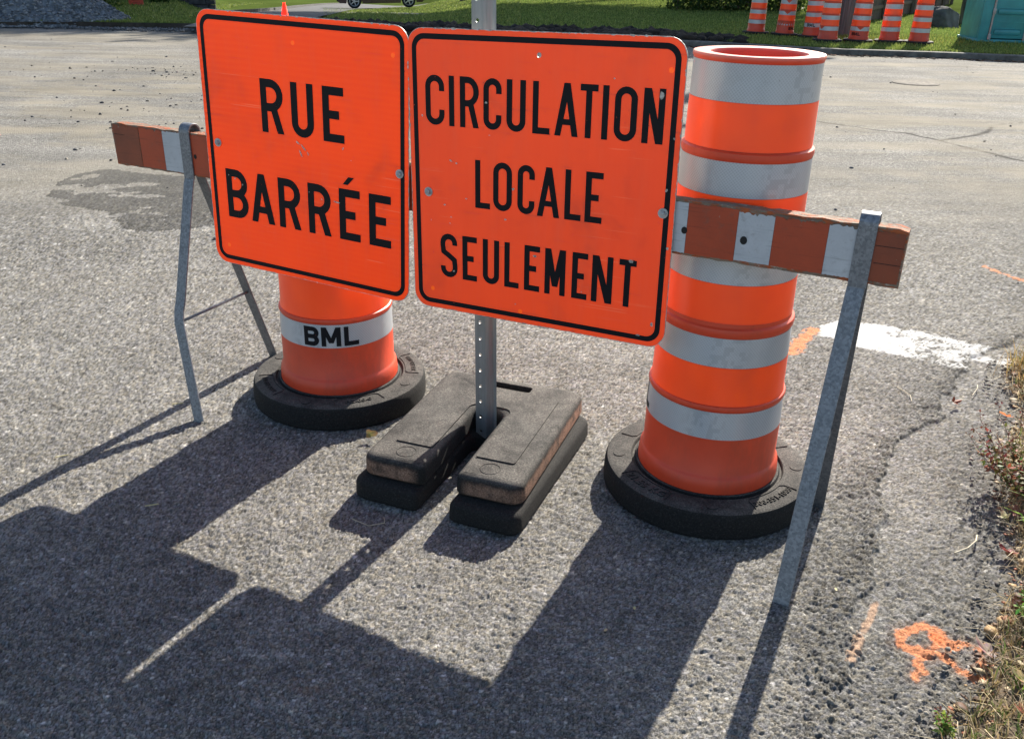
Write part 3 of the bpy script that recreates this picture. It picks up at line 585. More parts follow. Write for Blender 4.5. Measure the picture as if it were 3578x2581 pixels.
a_frame(-.1590, -.16, -.1745, 1.826, -.172, 2.300, False)

# ---------------------------------------------------------------- perforated sign post
def make_post():
    b = bmesh.new(); pitch = .0508; rh = .0049; x0, x1 = -.0285, .0045; n = 42; th = .003; z = -.012; hx = -.0118
    def ring(zc, y):
        q = [b.verts.new((hx + rh * math.cos(t), y, zc + rh * math.sin(t))) for t in np.linspace(0, 2 * math.pi, 16, endpoint=False)]; return q
    for i in range(n):
        zc = z + pitch * (i + .5); za, zb = z + pitch * i, z + pitch * (i + 1); R0 = []
        for y in (0, th):
            q = ring(zc, y); o = []
            for t in np.linspace(0, 2 * math.pi, 16, endpoint=False):
                dx, dz = math.cos(t), math.sin(t); sx = ((x1 - hx) if dx > 0 else (hx - x0)) / max(abs(dx), 1e-6); sz = pitch / 2 / max(abs(dz), 1e-6); s = min(sx, sz); o.append(b.verts.new((hx + dx * s, y, zc + dz * s)))
            for j in range(16):
                k = (j + 1) % 16; f = (q[j], q[k], o[k], o[j]); b.faces.new(f if y else f[::-1])
                # fill the cell corner between rays that hit different sides
                a_, c_ = o[j].co, o[k].co
                if abs(a_.x - c_.x) > 1e-6 and abs(a_.z - c_.z) > 1e-6:
                    cxn = x1 if max(a_.x, c_.x) > hx + .01 else x0; czn = zb if max(a_.z, c_.z) > zc + .01 else za
                    v = b.verts.new((cxn, y, czn)); b.faces.new((o[j], o[k], v) if y else (o[k], o[j], v))
            R0.append(q)
        for j in range(16): b.faces.new((R0[0][j], R0[0][(j + 1) % 16], R0[1][(j + 1) % 16], R0[1][j]))
    z0, z1 = z, z + n * pitch
    prof = [(.0045, 0), (.010, .004), (.0155, .013), (.019, .020), (.023, .0235), (.0295, .024)]; back = [(x - .002, y + .003) for x, y in prof]; back[0] = (.0045, th)
    prf = prof + back[::-1]; m = len(prf); Va = [b.verts.new((x, y, z0)) for x, y in prf]; Vb = [b.verts.new((x, y, z1)) for x, y in prf]
    for j in range(m): b.faces.new((Va[j], Va[(j + 1) % m], Vb[(j + 1) % m], Vb[j]))
    prf = [(-.0285, 0), (-.0285, th), (-.0305, .022), (-.033, .022)]; m = 4; Va = [b.verts.new((x, y, z0)) for x, y in prf]; Vb = [b.verts.new((x, y, z1)) for x, y in prf]
    for j in range(m): b.faces.new((Va[j], Va[(j + 1) % m], Vb[(j + 1) % m], Vb[j]))
    bmesh.ops.remove_doubles(b, verts=b.verts, dist=.00002)
    return b
P = W(-1.1340, 2.118, .004); po = obj('sign_post', make_post(), mat_post()); smooth_angle(po, 40)
po.location = P; po.rotation_euler = (0, R_(-1.0), YAW); tag(po, 'perforated galvanised steel channel post standing in the rubber weights', 'post')

# ---------------------------------------------------------------- U-shaped rubber weights
def offset_poly(P, d):
    Q = []; n = len(P)
    for i in range(n):
        a, b, c = Vector(P[i - 1]), Vector(P[i]), Vector(P[(i + 1) % n]); t = ((b - a).normalized() + (c - b).normalized())
        t = t.normalized() if t.length > 1e-6 else (b - a).normalized(); Q.append((b.x - t.y * d, b.y + t.x * d))
    return Q
def round_poly(P, rads, n=7):
    Q = []; m = len(P)
    for i in range(m):
        a, b, c = Vector(P[i - 1]), Vector(P[i]), Vector(P[(i + 1) % m]); r = rads[i]; u = (a - b).normalized(); v = (c - b).normalized(); th = math.acos(max(-1, min(1, u.dot(v)))); L = r / math.tan(th / 2)
        p0 = b + u * L; p1 = b + v * L; ctr = b + (u + v).normalized() * (r / math.sin(th / 2)); a0 = math.atan2(p0.y - ctr.y, p0.x - ctr.x); a1 = math.atan2(p1.y - ctr.y, p1.x - ctr.x)
        while a1 - a0 > math.pi: a1 -= 2 * math.pi
        while a1 - a0 < -math.pi: a1 += 2 * math.pi
        Q += [(ctr.x + r * math.cos(t), ctr.y + r * math.sin(t)) for t in np.linspace(a0, a1, n)]
    return Q
def make_weight(name, label, loc, rz, mat, h=.062, WD=.236, LN=.62):
    t = empty(name, loc, rz); tag(t, label, 'sign weight', 'rubber weights stacked round the post')
    sw, sd_ = .045, .385
    cor = [(-WD, 0), (-sw, 0), (-sw, sd_), (sw, sd_), (sw, 0), (WD, 0), (WD, LN), (-WD, LN)]; rad = [.038, .022, .030, .030, .022, .038, .045, .045]
    O = round_poly(cor, rad); Hl = round_poly([(-.07, LN - .078), (.07, LN - .078), (.07, LN - .044), (-.07, LN - .044)], [.006] * 4, 4)
    b = bmesh.new(); rings = []; lv = [(0, .007), (.009, 0), (h * .72, .0015), (h * .86, .005), (h * .96, .013), (h, .024)]
    for z, ins in lv: rings.append([b.verts.new((x, y, z)) for x, y in offset_poly(O, ins)])
    m = len(O)
    for i in range(len(rings) - 1):
        for j in range(m): b.faces.new((rings[i][j], rings[i][(j + 1) % m], rings[i + 1][(j + 1) % m], rings[i + 1][j]))
    hr = [[b.verts.new((x, y, z)) for x, y in offset_poly(Hl, ins)] for z, ins in ((0, 0), (h - .004, 0), (h, -.003))]
    k = len(Hl)
    for i in range(2):
        for j in range(k): b.faces.new((hr[i][j], hr[i][(j + 1) % k], hr[i + 1][(j + 1) % k], hr[i + 1][j]))
    for ra, rb, nz in ((rings[-1], hr[-1], 1), (rings[0], hr[0], -1)):
        es = [b.edges.get((r[i], r[(i + 1) % len(r)])) for r in (ra, rb) for i in range(len(r))]; bmesh.ops.triangle_fill(b, use_beauty=True, edges=es, normal=(0, 0, nz))
    bmesh.ops.recalc_face_normals(b, faces=b.faces); o = obj('rubber_block', b, mat, t); smooth_angle(o, 40)
    # raised panel round the slot, and moulded discs on the two arms
    wp = WD - .057; pc = [(-wp, .105), (-sw - .021, .105), (-sw - .021, sd_ + .020), (sw + .021, sd_ + .020), (sw + .021, .105), (wp, .105), (wp, LN - .10), (-wp, LN - .10)]; PO = round_poly(pc, [.008, .004, .03, .03, .004, .008, .012, .012], 5)
    pb = plate(PO, [], h - .002, h + .0035); obj('raised_panel', pb, mat, t)
    for sx in (-1, 1):
        cb = bmesh.new(); cx, cy = sx * .125, .060
        for r0, r1, z0 in ((.030, .0275, h + .0012), (.0255, .0, h + .0014)):
            if r1: 
                i_ = [cb.verts.new((cx + r1 * math.cos(q), cy + r1 * math.sin(q), z0)) for q in np.linspace(0, 2 * math.pi, 28, endpoint=False)]; o_ = [cb.verts.new((cx + r0 * math.cos(q), cy + r0 * math.sin(q), h - .001)) for q in np.linspace(0, 2 * math.pi, 28, endpoint=False)]; i2 = [cb.verts.new((cx + (r1 - .001) * math.cos(q), cy + (r1 - .001) * math.sin(q), h - .001)) for q in np.linspace(0, 2 * math.pi, 28, endpoint=False)]
                for j in range(28): cb.faces.new((o_[j], o_[(j + 1) % 28], i_[(j + 1) % 28], i_[j])); cb.faces.new((i_[j], i_[(j + 1) % 28], i2[(j + 1) % 28], i2[j]))
        obj('moulded_disc', cb, mat, t)
    return t
# front-centre anchors measured on the ground
make_weight('rubber_weight', 'lower black U-shaped rubber weight lying on the asphalt round the post', (-.208, 2.036, .001), R_(-21.5), RUBD, .062, .250, .640)
make_weight('rubber_weight', 'upper dusty U-shaped rubber weight with worn brown sides, stacked on the other', (-.190, 2.072, .0635), R_(-19.3), RUBB, .064, .236, .62)

# ---------------------------------------------------------------- traffic drums
Z = dict(b1=(1.092, 1.178), o1=(.984, 1.092), b2=(.877, .960), o2=(.790, .877), b3=(.664, .753), o3=(.564, .664), b4=(.446, .526), o4=(.339, .446), b5=(.243, .322))
PROF = [(.190, .079), (.1957, .083), (.1957, .100), (.1930, .122), (.1880, .129), (.1845, .134), (.1840, .243), (.1815, .322), (.1840, .3245), (.1854, .331), (.1835, .337), (.1772, .3405),
        (.1755, .446), (.1738, .526), (.1775, .532), (.1785, .542), (.1765, .549), (.1700, .553), (.1690, .564), (.1670, .664), (.1645, .753), (.1672, .757), (.1681, .768), (.1672, .781), (.1600, .787),
        (.1590, .877), (.1580, .960), (.1600, .9635), (.1609, .970), (.1600, .979), (.1530, .983), (.1515, 1.092), (.1500, 1.176), (.1515, 1.179), (.1538, 1.184), (.1541, 1.1895), (.1525, 1.1926), (.1475, 1.1932), (.1300, 1.1928), (.1150, 1.1915), (.1125, 1.188), (.1130, 1.165), (.140, 1.150), (.145, 1.09), (.148, .98), (.155, .77), (.165, .54), (.175, .33), (.180, .10)]
def prof_r(z):
    for (r0, z0), (r1, z1) in zip(PROF[:-1], PROF[1:]):
        if z0 <= z <= z1 and z1 > z0: return r0 + (r1 - r0) * (z - z0) / (z1 - z0)
    return .17
def band_mesh(z0, z1, n, off=.0008):
    zs = np.linspace(z0 + .0006, z1 - .0006, 6); V = []; F = []; UV = []; th = np.linspace(0, 2 * math.pi, n + 1)
    for z in zs:
        for t in th: r = prof_r(z) + off; V.append((r * math.cos(t), r * math.sin(t), z)); UV.append((r * t, z))
    for i in range(5):
        for j in range(n): a_ = i * (n + 1) + j; F.append((a_, a_ + 1, a_ + n + 2, a_ + n + 1))
    me = mesh_vf(V, F); uv = me.uv_layers.new(name='UVMap')
    for l in me.loops: uv.data[l.index].uv = UV[l.vertex_index]
    return me
def ring_profile(): return [(.30 * .0, 0)][:0] + [(.188, .002), (.286, .002), (.2905, .008), (.2915, .02), (.2905, .055), (.2885, .068), (.284, .077), (.276, .0808), (.246, .0815), (.216, .0815), (.2135, .079), (.2115, .0735), (.2055, .0730), (.2040, .0770), (.2020, .0815), (.198, .0830), (.192, .0800), (.188, .070), (.188, .002)]
def wrap_text(items, z0, z1, ang, st, off=.0017, r=None):
    V, F = letters(items, z0, z1, st); out = []
    # subdivide long strokes is unnecessary at this size: map x (metres of arc) onto the wall
    b = bmesh.new(); vs = [b.verts.new(v) for v in V]
    for f in F: b.faces.new([vs[i] for i in f])
    bmesh.ops.subdivide_edges(b, edges=[e for e in b.edges if abs(e.verts[0].co.x - e.verts[1].co.x) > .006], cuts=4, use_grid_fill=True)
    for v in b.verts:
        z = v.co.y; rr = prof_r(z) + off + v.co.z; t = ang + v.co.x / prof_r(z); v.co = Vector((rr * math.cos(t), rr * math.sin(t), z))
    return b
def text_mesh(s, size, depth=.0012):
    cu = bpy.data.curves.new('t', 'FONT'); cu.body = s; cu.size = size; cu.extrude = depth; cu.align_x = 'CENTER'; cu.align_y = 'CENTER'; cu.resolution_u = 2
    o = bpy.data.objects.new('t', cu); C.objects.link(o); dg = bpy.context.evaluated_depsgraph_get(); me = bpy.data.meshes.new_from_object(o.evaluated_get(dg)); bpy.data.objects.remove(o); return me
def make_drum(label, loc, rz=0, hi=True, group=None, text=None, marks=None, tilt=(0, 0), low4=None):
    t = empty('traffic_drum', loc, rz); t.rotation_euler = (tilt[0], tilt[1], rz); tag(t, label, 'traffic drum', group); n = 128 if hi else 40
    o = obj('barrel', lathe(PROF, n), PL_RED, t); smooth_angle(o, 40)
    for k, (z0, z1) in Z.items():
        if low4: z0, z1 = {'b4': (low4, z1), 'o4': (z0, low4)}.get(k, (z0, z1))
        o = obj('silver_band' if k[0] == 'b' else 'orange_band', band_mesh(z0, z1, n), FILM_WH if k[0] == 'b' else FILM_OR, t, True)
    rb = obj('rubber_ring', lathe(ring_profile(), n), RUB, t); smooth_angle(rb, 30)
    if marks:
        for (ang, txt, size) in marks:
            # moulded box with its number, and the round bosses between the boxes
            b = bmesh.new(); c, s = math.cos(ang), math.sin(ang)
            def pl(u, v, z): rr = .251 + v; q = ang + u / .25; return Vector((rr * math.cos(q), rr * math.sin(q), z))
            for (u0, v0, u1, v1) in ((-.068, -.028, .068, -.028), (-.078, -.018, -.078, .018), (.078, -.018, .078, .018), (-.078, -.018, -.068, -.028), (.078, -.018, .068, -.028)):
                k = 8; pts = [(u0 + (u1 - u0) * i / k, v0 + (v1 - v0) * i / k) for i in range(k + 1)]
                for (ua, va), (ub, vb) in zip(pts[:-1], pts[1:]):
                    dx, dy = ub - ua, vb - va; L = math.hypot(dx, dy); ox, oy = -dy / L * .0016, dx / L * .0016; zb, zt = .0805, .0838
                    q = [b.verts.new(pl(ua + ox * s_, va + oy * s_, z_)) for s_, z_ in ((-1, zb), (-.3, zt), (.3, zt), (1, zb))] ; p = [b.verts.new(pl(ub + ox * s_, vb + oy * s_, z_)) for s_, z_ in ((-1, zb), (-.3, zt), (.3, zt), (1, zb))]
                    for i in range(3): b.faces.new((q[i], q[i + 1], p[i + 1], p[i]))
            obj('moulded_frame', b, RUB, rb)
            if txt:
                me = text_mesh(txt, size, .0016)
                for v in me.vertices:
                    u_, v_ = v.co.x, v.co.y; v.co = pl(-u_ if True else u_, -(-v_) * -1 if False else v_ * -1, .0820 + v.co.z) if False else pl(u_, -v_, .0826 + v.co.z)
                mo = obj('moulded_number', me, RUB, rb)
            b = bmesh.new(); q = ang + R_(45); add_tube(b, (.25 * math.cos(q), .25 * math.sin(q), .080), (.25 * math.cos(q), .25 * math.sin(q), .0832), .017, .0162, n=24); obj('moulded_boss', b, RUB, rb)
    if text:
        for (items, z0, z1, ang, st) in text: obj('lettering', wrap_text(items, z0, z1, ang, st), BLACK, t)
    return t
def BML(s): return [('B', -.088 * s, -.038 * s), ('M', -.030 * s, .031 * s), ('L', .041 * s, .088 * s)]
# angle 0 is +X; text reads left to right as the angle grows (seen from outside, facing the viewer at -Y)
LDR = (-.589, 2.790); RDR = (.5667, 2.2518)
vL = math.atan2(-LDR[1], -LDR[0]); vR = math.atan2(-RDR[1], -RDR[0])
make_drum('orange and white traffic drum behind the left sign, BML on its silver band', (*LDR, 0), 0, True, None,
          [(BML(1.0), .2500, .3140, vL - R_(7), .0145)], [(vL + R_(12), 'FG-00-0', .026), (vL + R_(95), '300-351-1000', .022), (vL - R_(72), '300-351-1000', .022), (vL + R_(190), None, 0)], low4=.474)
make_drum('tall orange and white traffic drum right of the signs, behind the plank end', (*RDR, 0), 0, True, None,
          [(BML(1.0), .2500, .3140, vR - R_(97), .0145)], [(vR - R_(38), '21.55 KG', .036), (vR + R_(50), '300-351-1000', .026), (vR + R_(140), None, 0), (vR - R_(125), None, 0)])

# ================================================================ background
def pix(x, y, dz=0.0, zf=None):    # ground point seen at a source-photo pixel, used once to lay out real positions
    d = fw * 3136.9 + rt * (x - 1789) - up * (y - 1290.5); z = 0
    for _ in range(60):
        t = (z - CAMH) / d.z; X, Y = d.x * t, d.y * t; z = .5 * z + .5 * (float(gz(Y)) + dz if zf is None else zf(X, Y))
    return X, Y, z
def lz(x, y):      # lawn height: a low bank behind the kerb, falling away on the left towards the side street
    x = np.asarray(x, float); y = np.asarray(y, float); q = -x / np.maximum(y, 1); s = np.clip((q - .0) / .12, 0, 1); s = s * s * (3 - 2 * s); u = np.clip((q - .325) / .035, 0, 1); s = s * (1 - u * u * (3 - 2 * u))
    return -.055 - .044 * s * np.clip(y - 23, 0, 52) + .02 * np.sin(x * .9) * np.clip((y - 19) / 4, 0, 1)
lzf = lambda X, Y: float(lz(X, Y))
KERB = [(-30, 20.5), (-16, 19.0), (-10.41, 19.06), (-8.95, 19.65), (-6.82, 19.92), (-4.5, 20.0), (-.1, 19.38), (1.6, 19.25), (3.32, 18.96), (5.76, 17.68), (7.81, 17.47), (9.1, 17.13), (14, 16.2), (30, 13)]
def kerb_y(x): P = np.array(KERB); return np.interp(x, P[:, 0], P[:, 1])
# lawn
def build_lawn():
    xs = np.concatenate([np.arange(-60, -14, 3.), np.arange(-14, 14, .22), np.arange(14, 61, 3.)]); ts = [0, .05, .15]
    while ts[-1] < 260: ts.append(ts[-1] + max(.22, ts[-1] * .05))
    ts = np.array(ts); X, T = np.meshgrid(xs, ts); X = X.ravel(); T = T.ravel(); Y = kerb_y(X) + T + .06
    Zz = lz(X, Y) + .05 * (fbm(X / .6, Y / .6, 3, 3) - .5) * np.clip(T / .4, 0, 1); Zz[T < .02] = -.30
    n1 = fbm(X / .8, Y / .5, 4, 200); n2 = fbm(X / .12, Y / .12, 3, 210)
    g = np.stack([.07 + .06 * n1, .10 + .08 * n1, .025 + .02 * n1], 1) * (.7 + .6 * n2)[:, None]
    soil = np.clip((1.5 - T) / .5, 0, 1) * np.clip((X + 6.2) / .6, 0, 1) * np.clip((4.6 - X) / 1.5, 0, 1); s2 = np.clip((.16 - T) / .1, 0, 1); soil = np.clip(np.maximum(soil, s2) * (.75 + .6 * n2), 0, 1)[:, None]
    g = g * (1 - soil) + np.array([.055, .045, .036]) * (.6 + .8 * n2)[:, None] * soil
    g *= np.where(T > 14, .62, 1.0)[:, None] * (.75 + .5 * fbm(X / 2.5, Y / 2.5, 3, 220))[:, None]
    nx = len(xs); i = (np.arange(len(ts) - 1)[:, None] * nx + np.arange(nx - 1)[None]).ravel(); me = mesh_np(np.stack([X, Y, Zz], 1), np.stack([i, i + 1, i + nx + 1, i + nx], 1)); vcol(me, 'acol', g.astype(np.float32)); me.shade_smooth()
    o = obj('lawn', me, mat_attr('lawn_ground', 1.0, 0, 0., nz=9)); tag(o, 'green lawn beyond the road', 'lawn', kind='structure')
build_lawn()
b = bmesh.new(); bmesh.ops.create_grid(b, x_segments=4, y_segments=4, size=900, matrix=Matrix.Translation((0, 0, -4.2))); o = obj('ground', b, simple('far_ground', (.05, .075, .03), 1.0, 0, .2, .2, spec=0.)); tag(o, 'far ground running to the horizon', 'ground', kind='structure')
# kerb
def sweep_profile(name, pts, prof, mat, **kw):
    V = []; F = []; m = len(prof)
    for i, (x, y, z) in enumerate(pts):
        a_ = Vector(pts[max(i - 1, 0)][:2]); c_ = Vector(pts[min(i + 1, len(pts) - 1)][:2]); t = (c_ - a_).normalized(); nn = Vector((-t.y, t.x))
        for (u, v) in prof: V.append((x + nn.x * u, y + nn.y * u, z + v))
    for i in range(len(pts) - 1):
        for j in range(m - 1): F.append((i * m + j, (i + 1) * m + j, (i + 1) * m + j + 1, i * m + j + 1))
    return obj(name, mesh_vf(V, F), mat, **kw)
CONC = simple('kerb_concrete', (.15, .145, .13), .9, 0, .3, 6, .4, .2)
kx = np.arange(3.0, 30, .5); kp = [(x, float(kerb_y(x)), float(gz(kerb_y(x)))) for x in kx]
o = sweep_profile('kerb', kp, [(-.11, -.1), (-.11, .085), (-.095, .10), (.05, .105), (.05, -.2)], CONC); tag(o, 'low concrete kerb at the far edge of the road', 'kerb', kind='structure')
# side street climbing between the lawns
def strip(name, Lp, Rp, up_, mat, n=40):
    L_p = [pix(*p, zf=lzf) for p in Lp]; R_p = [pix(*p, zf=lzf) for p in Rp]; V = []; 
    def samp(P, k):
        f = k / n * (len(P) - 1); i = min(int(f), len(P) - 2); f -= i; return [P[i][q] * (1 - f) + P[i + 1][q] * f for q in range(2)]
    for k in range(n + 1):
        a_, c_ = samp(L_p, k), samp(R_p, k)
        for j in range(7): x = a_[0] + (c_[0] - a_[0]) * j / 6; y = a_[1] + (c_[1] - a_[1]) * j / 6; V.append((x, y, lzf(x, y) + up_))
    F = [(i * 7 + j, i * 7 + j + 1, (i + 1) * 7 + j + 1, (i + 1) * 7 + j) for i in range(n) for j in range(6)]; return obj(name, mesh_vf(V, F), mat), L_p
STREET = simple('side_street_asphalt', (.12, .12, .118), .9, 0, .2, 3, 0, .15)
o, Lp = strip('side_street', [(640, 100), (760, 66), (900, 47), (1050, 28), (1200, 10)], [(1010, 98), (1080, 74), (1150, 58), (1240, 36), (1500, 14)], .035, STREET); tag(o, 'grey side street running back past the lawn', 'street', kind='structure')
kp = []
for (a_, c_) in zip(Lp[1:-1], Lp[2:]):
    for k in range(10): f = k / 10; x, y = a_[0] * (1 - f) + c_[0] * f, a_[1] * (1 - f) + c_[1] * f; kp.append((x, y, lzf(x, y)))
o = sweep_profile('street_kerb', kp[::-1], [(-.22, -.1), (-.22, .10), (.02, .11), (.02, -.1)], simple('dark_kerb', (.05, .048, .046), .9, 0, .3, 5)); tag(o, 'dark kerb along the side street', 'kerb', kind='structure')

# grass, soil and litter: uncountable
def blades(name, n, region, hgt, wid, cols, seed, dens=None, up_=0.0, zfun=None, lean=.5):
    r = np.random.default_rng(seed); x, y = region(r, n)
    if dens is not None: k = r.random(len(x)) < dens(x, y); x, y = x[k], y[k]
    z = (zfun or lz)(x, y) + up_; m = len(x); h = hgt * r.uniform(.5, 1.3, m); wd = wid * r.uniform(.6, 1.3, m); az = r.uniform(0, 2 * np.pi, m); la = r.uniform(0, 2 * np.pi, m); ln = r.uniform(.1, 1, m) * lean * h
    dx, dy = np.cos(az) * wd / 2, np.sin(az) * wd / 2; mx, my = np.cos(la) * ln, np.sin(la) * ln
    V = np.empty((m, 5, 3), np.float32); V[:, 0] = np.stack([x - dx, y - dy, z], 1); V[:, 1] = np.stack([x + dx, y + dy, z], 1)
    V[:, 2] = np.stack([x + dx * .8 + mx * .35, y + dy * .8 + my * .35, z + h * .6], 1); V[:, 3] = np.stack([x - dx * .8 + mx * .35, y - dy * .8 + my * .35, z + h * .6], 1); V[:, 4] = np.stack([x + mx, y + my, z + h * (1 - .3 * ln / h)], 1)
    i = np.arange(m)[:, None] * 5; F = np.concatenate([i + [[0, 1, 2]], i + [[0, 2, 3]], i + [[3, 2, 4]]], 0); me = mesh_np(V.reshape(-1, 3), F)
    c = np.array(cols)[r.integers(0, len(cols), m)] * r.uniform(.7, 1.3, m)[:, None]; vcol(me, 'acol', np.repeat(c, 5, 0).astype(np.float32)); o = obj(name, me, GRASS); return o
def lawn_region(r, n):
    x = r.uniform(-13, 12.5, n); t = r.uniform(0, 1, n) ** 1.7 * 24 + .22; return x, kerb_y(x) + t
lawn_d = lambda x, y: np.where((x > -4.0) & (x < 4.0) & (y - kerb_y(x) < 1.55 + .3 * np.sin(x * 5)), .05, 1.0) * np.where((-x / y < .345) & (-x / y > .205), .0, 1.0)
o = blades('lawn_grass', 150000, lawn_region, .045, .014, [(.22, .27, .055), (.17, .23, .05), (.28, .31, .09), (.12, .17, .04)], 5, lawn_d); tag(o, 'short sunlit lawn grass beyond the kerb', 'grass', kind='stuff')
def far_region(r, n):
    y = r.uniform(20.5, 62, n); px = np.interp(y, [20.5, 22, 26, 35, 53, 62], [.352, .335, .318, .300, .278, .262]); q = np.where(r.random(n) < .45, px + r.uniform(.002, .16, n), r.uniform(.0, .17, n)); k = (q > px) | (q < np.interp(y, [20, 24, 30, 60], [.20, .19, .165, .12])); return (-q * y)[k], y[k]
o = blades('far_lawn_grass', 60000, far_region, .07, .035, [(.20, .25, .055), (.15, .21, .045), (.26, .29, .08), (.11, .16, .04)], 6, None, -.01); tag(o, 'grass on the falling lawn either side of the side street', 'grass', kind='stuff')
def clods(name, n, region, s0, s1, cols, seed, zfun, mat, label, cat, flat=.6):
    r = np.random.default_rng(seed); x, y = region(r, n); n = len(x); z = zfun(x, y); base = bmesh.new(); bmesh.ops.create_icosphere(base, subdivisions=1, radius=1); bv = np.array([v.co for v in base.verts]); bf_ = np.array([[v.index for v in f.verts] for f in base.faces]); base.free()
    s = s0 + (s1 - s0) * r.random(n) ** 3; V = bv[None] * (1 + .35 * (r.random((n, len(bv), 1)) - .5) * 2) * s[:, None, None]; V[:, :, 2] *= flat; a_ = r.uniform(0, 6.28, n); ca, sa = np.cos(a_)[:, None], np.sin(a_)[:, None]; st = r.uniform(.7, 1.5, n)[:, None]
    X = V[:, :, 0] * st; Yy = V[:, :, 1]; V2 = np.stack([X * ca - Yy * sa + x[:, None], X * sa + Yy * ca + y[:, None], V[:, :, 2] + (z + s * flat * .3)[:, None]], 2)
    F = (np.arange(n)[:, None, None] * len(bv) + bf_[None]).reshape(-1, 3); me = mesh_np(V2.reshape(-1, 3), F); c = np.array(cols)[r.integers(0, len(cols), n)] * r.uniform(.7, 1.3, n)[:, None]; vcol(me, 'acol', np.repeat(c, len(bv), 0).astype(np.float32)); o = obj(name, me, mat); tag(o, label, cat, kind='stuff'); return o
def soil_region(r, n): x = r.uniform(-6.0, 4.4, n); return x, kerb_y(x) + .1 + r.random(n) * (1.45 + .25 * np.sin(x * 3))
clods('soil', 2600, soil_region, .02, .13, [(.045, .036, .029), (.07, .056, .044), (.03, .026, .024)], 8, lz, SOIL, 'dark lumpy topsoil strip between lawn and road', 'soil', .7)
def gutter_region(r, n): x = r.uniform(2.2, 10, n); return x, kerb_y(x) - .12 - np.abs(r.normal(0, .13, n))
clods('leaf_litter', 900, gutter_region, .015, .055, [(.10, .06, .04), (.05, .035, .028), (.22, .13, .08), (.16, .13, .10)], 9, lambda x, y: gz(y), SOIL, 'brown leaves and dirt lying along the kerb', 'leaf litter', .3)
def road_region(r, n):
    k = n // 3; x = np.concatenate([r.uniform(-9, 8, k), r.normal(-3.4, 1.1, k), r.normal(-2.2, 1.4, n - 2 * k)]); y = np.concatenate([r.uniform(5, 17, k), r.normal(12.2, .5, k), r.normal(9.5, 1.6, n - 2 * k)]); kk = (y > 4.5) & (y < 18); return x[kk], y[kk]
clods('loose_gravel', 1100, road_region, .004, .020, [(.07, .07, .075), (.12, .12, .12), (.20, .18, .15)], 10, lambda x, y: gz(y), SOIL, 'small dark stones scattered over the far part of the road', 'gravel', .7)
def near_region(r, n): x = r.uniform(-3, 3, n); y = r.uniform(1.2, 6, n); return x, y
clods('grit', 160, near_region, .0015, .0055, [(.30, .29, .27), (.10, .10, .10), (.45, .44, .40)], 14, lambda x, y: gz(y) + .0015, SOIL, 'fine grit and chips lying on the near asphalt', 'grit', .6)

# manhole cover on the far side of the road
b = bmesh.new(); add_tube(b, (0, 0, -.02), (0, 0, .006), .31, .308, n=40); add_tube(b, (0, 0, .006), (0, 0, .009), .27, .268, n=40); mh = obj('manhole_cover', b, simple('worn_iron', (.17, .15, .12), .95, 0., .3, 14)); mh.location = (5.47, 12.96, float(gz(12.96)) + .004); tag(mh, 'round dusty manhole cover set in the road', 'manhole cover')

# gravel heap
def heap():
    n = 260; V = []; cx, cy, rx, ry, H = -12.6, 21.0, 4.2, 2.35, 2.05; xs = np.linspace(-1.25, 1.25, n); X, Y = np.meshgrid(xs, xs); r = np.hypot(X, Y); ang = np.arctan2(Y, X)
    h = H * np.clip(1 - r * (1 + .05 * np.sin(ang * 5)), 0, 1) ** .95; wx, wy = cx + X * rx, cy + Y * ry
    
    h += (fbm(wx / .35, wy / .35, 4, 300) - .5) * .20 * np.clip(h * 3, 0, 1) + (fbm(wx / .09, wy / .09, 2, 310) - .5) * .12 * np.clip(h * 6, 0, 1); zb = np.where(h < .01, -.5, 0) - .14
    i = (np.arange(n - 1)[:, None] * n + np.arange(n - 1)[None]).ravel(); me = mesh_np(np.stack([wx.ravel(), wy.ravel(), (h + zb).ravel()], 1), np.stack([i, i + 1, i + n + 1, i + n], 1)); c = np.array([.145, .165, .185])[None] * (.2 + 1.6 * fbm(wx / .05, wy / .05, 3, 320).ravel())[:, None]; vcol(me, 'acol', c.astype(np.float32))
    o = obj('gravel_heap', me, SOIL); tag(o, 'heap of blue grey crushed gravel at the far left road edge', 'gravel heap', kind='stuff')
heap()
def heap_z(x, y):
    r_ = np.hypot((x + 12.6) / 4.2, (y - 21.0) / 2.35); a_ = np.arctan2((y - 21.0) / 2.35, (x + 12.6) / 4.2); h = 2.05 * np.clip(1 - r_ * (1 + .05 * np.sin(a_ * 5)), 0, 1) ** .95
    return h + (fbm(x / .35, y / .35, 4, 300) - .5) * .20 * np.clip(h * 3, 0, 1) + (fbm(x / .09, y / .09, 2, 310) - .5) * .12 * np.clip(h * 6, 0, 1) - .14
def heap_region(r, n): x = r.uniform(-13.2, -8.2, n); y = r.uniform(18.6, 21.4, n); k = np.hypot((x + 12.6) / 4.2, (y - 21.0) / 2.35) < 1.0; return x[k], y[k]
clods('heap_stones', 16000, heap_region, .008, .036, [(.14, .155, .165), (.20, .215, .225), (.10, .11, .12), (.27, .28, .285)], 16, heap_z, SOIL, 'loose crushed stones covering the gravel heap', 'gravel', .7)
def tail_region(r, n): x = r.normal(-7.8, 1.3, n); return x, 19.55 + r.normal(0, .22, n)
clods('spilled_gravel', 2600, tail_region, .006, .032, [(.12, .125, .13), (.18, .18, .18), (.08, .085, .09)], 15, lambda x, y: gz(y) + .02, SOIL, 'thin spill of gravel running right from the heap', 'gravel', .7)

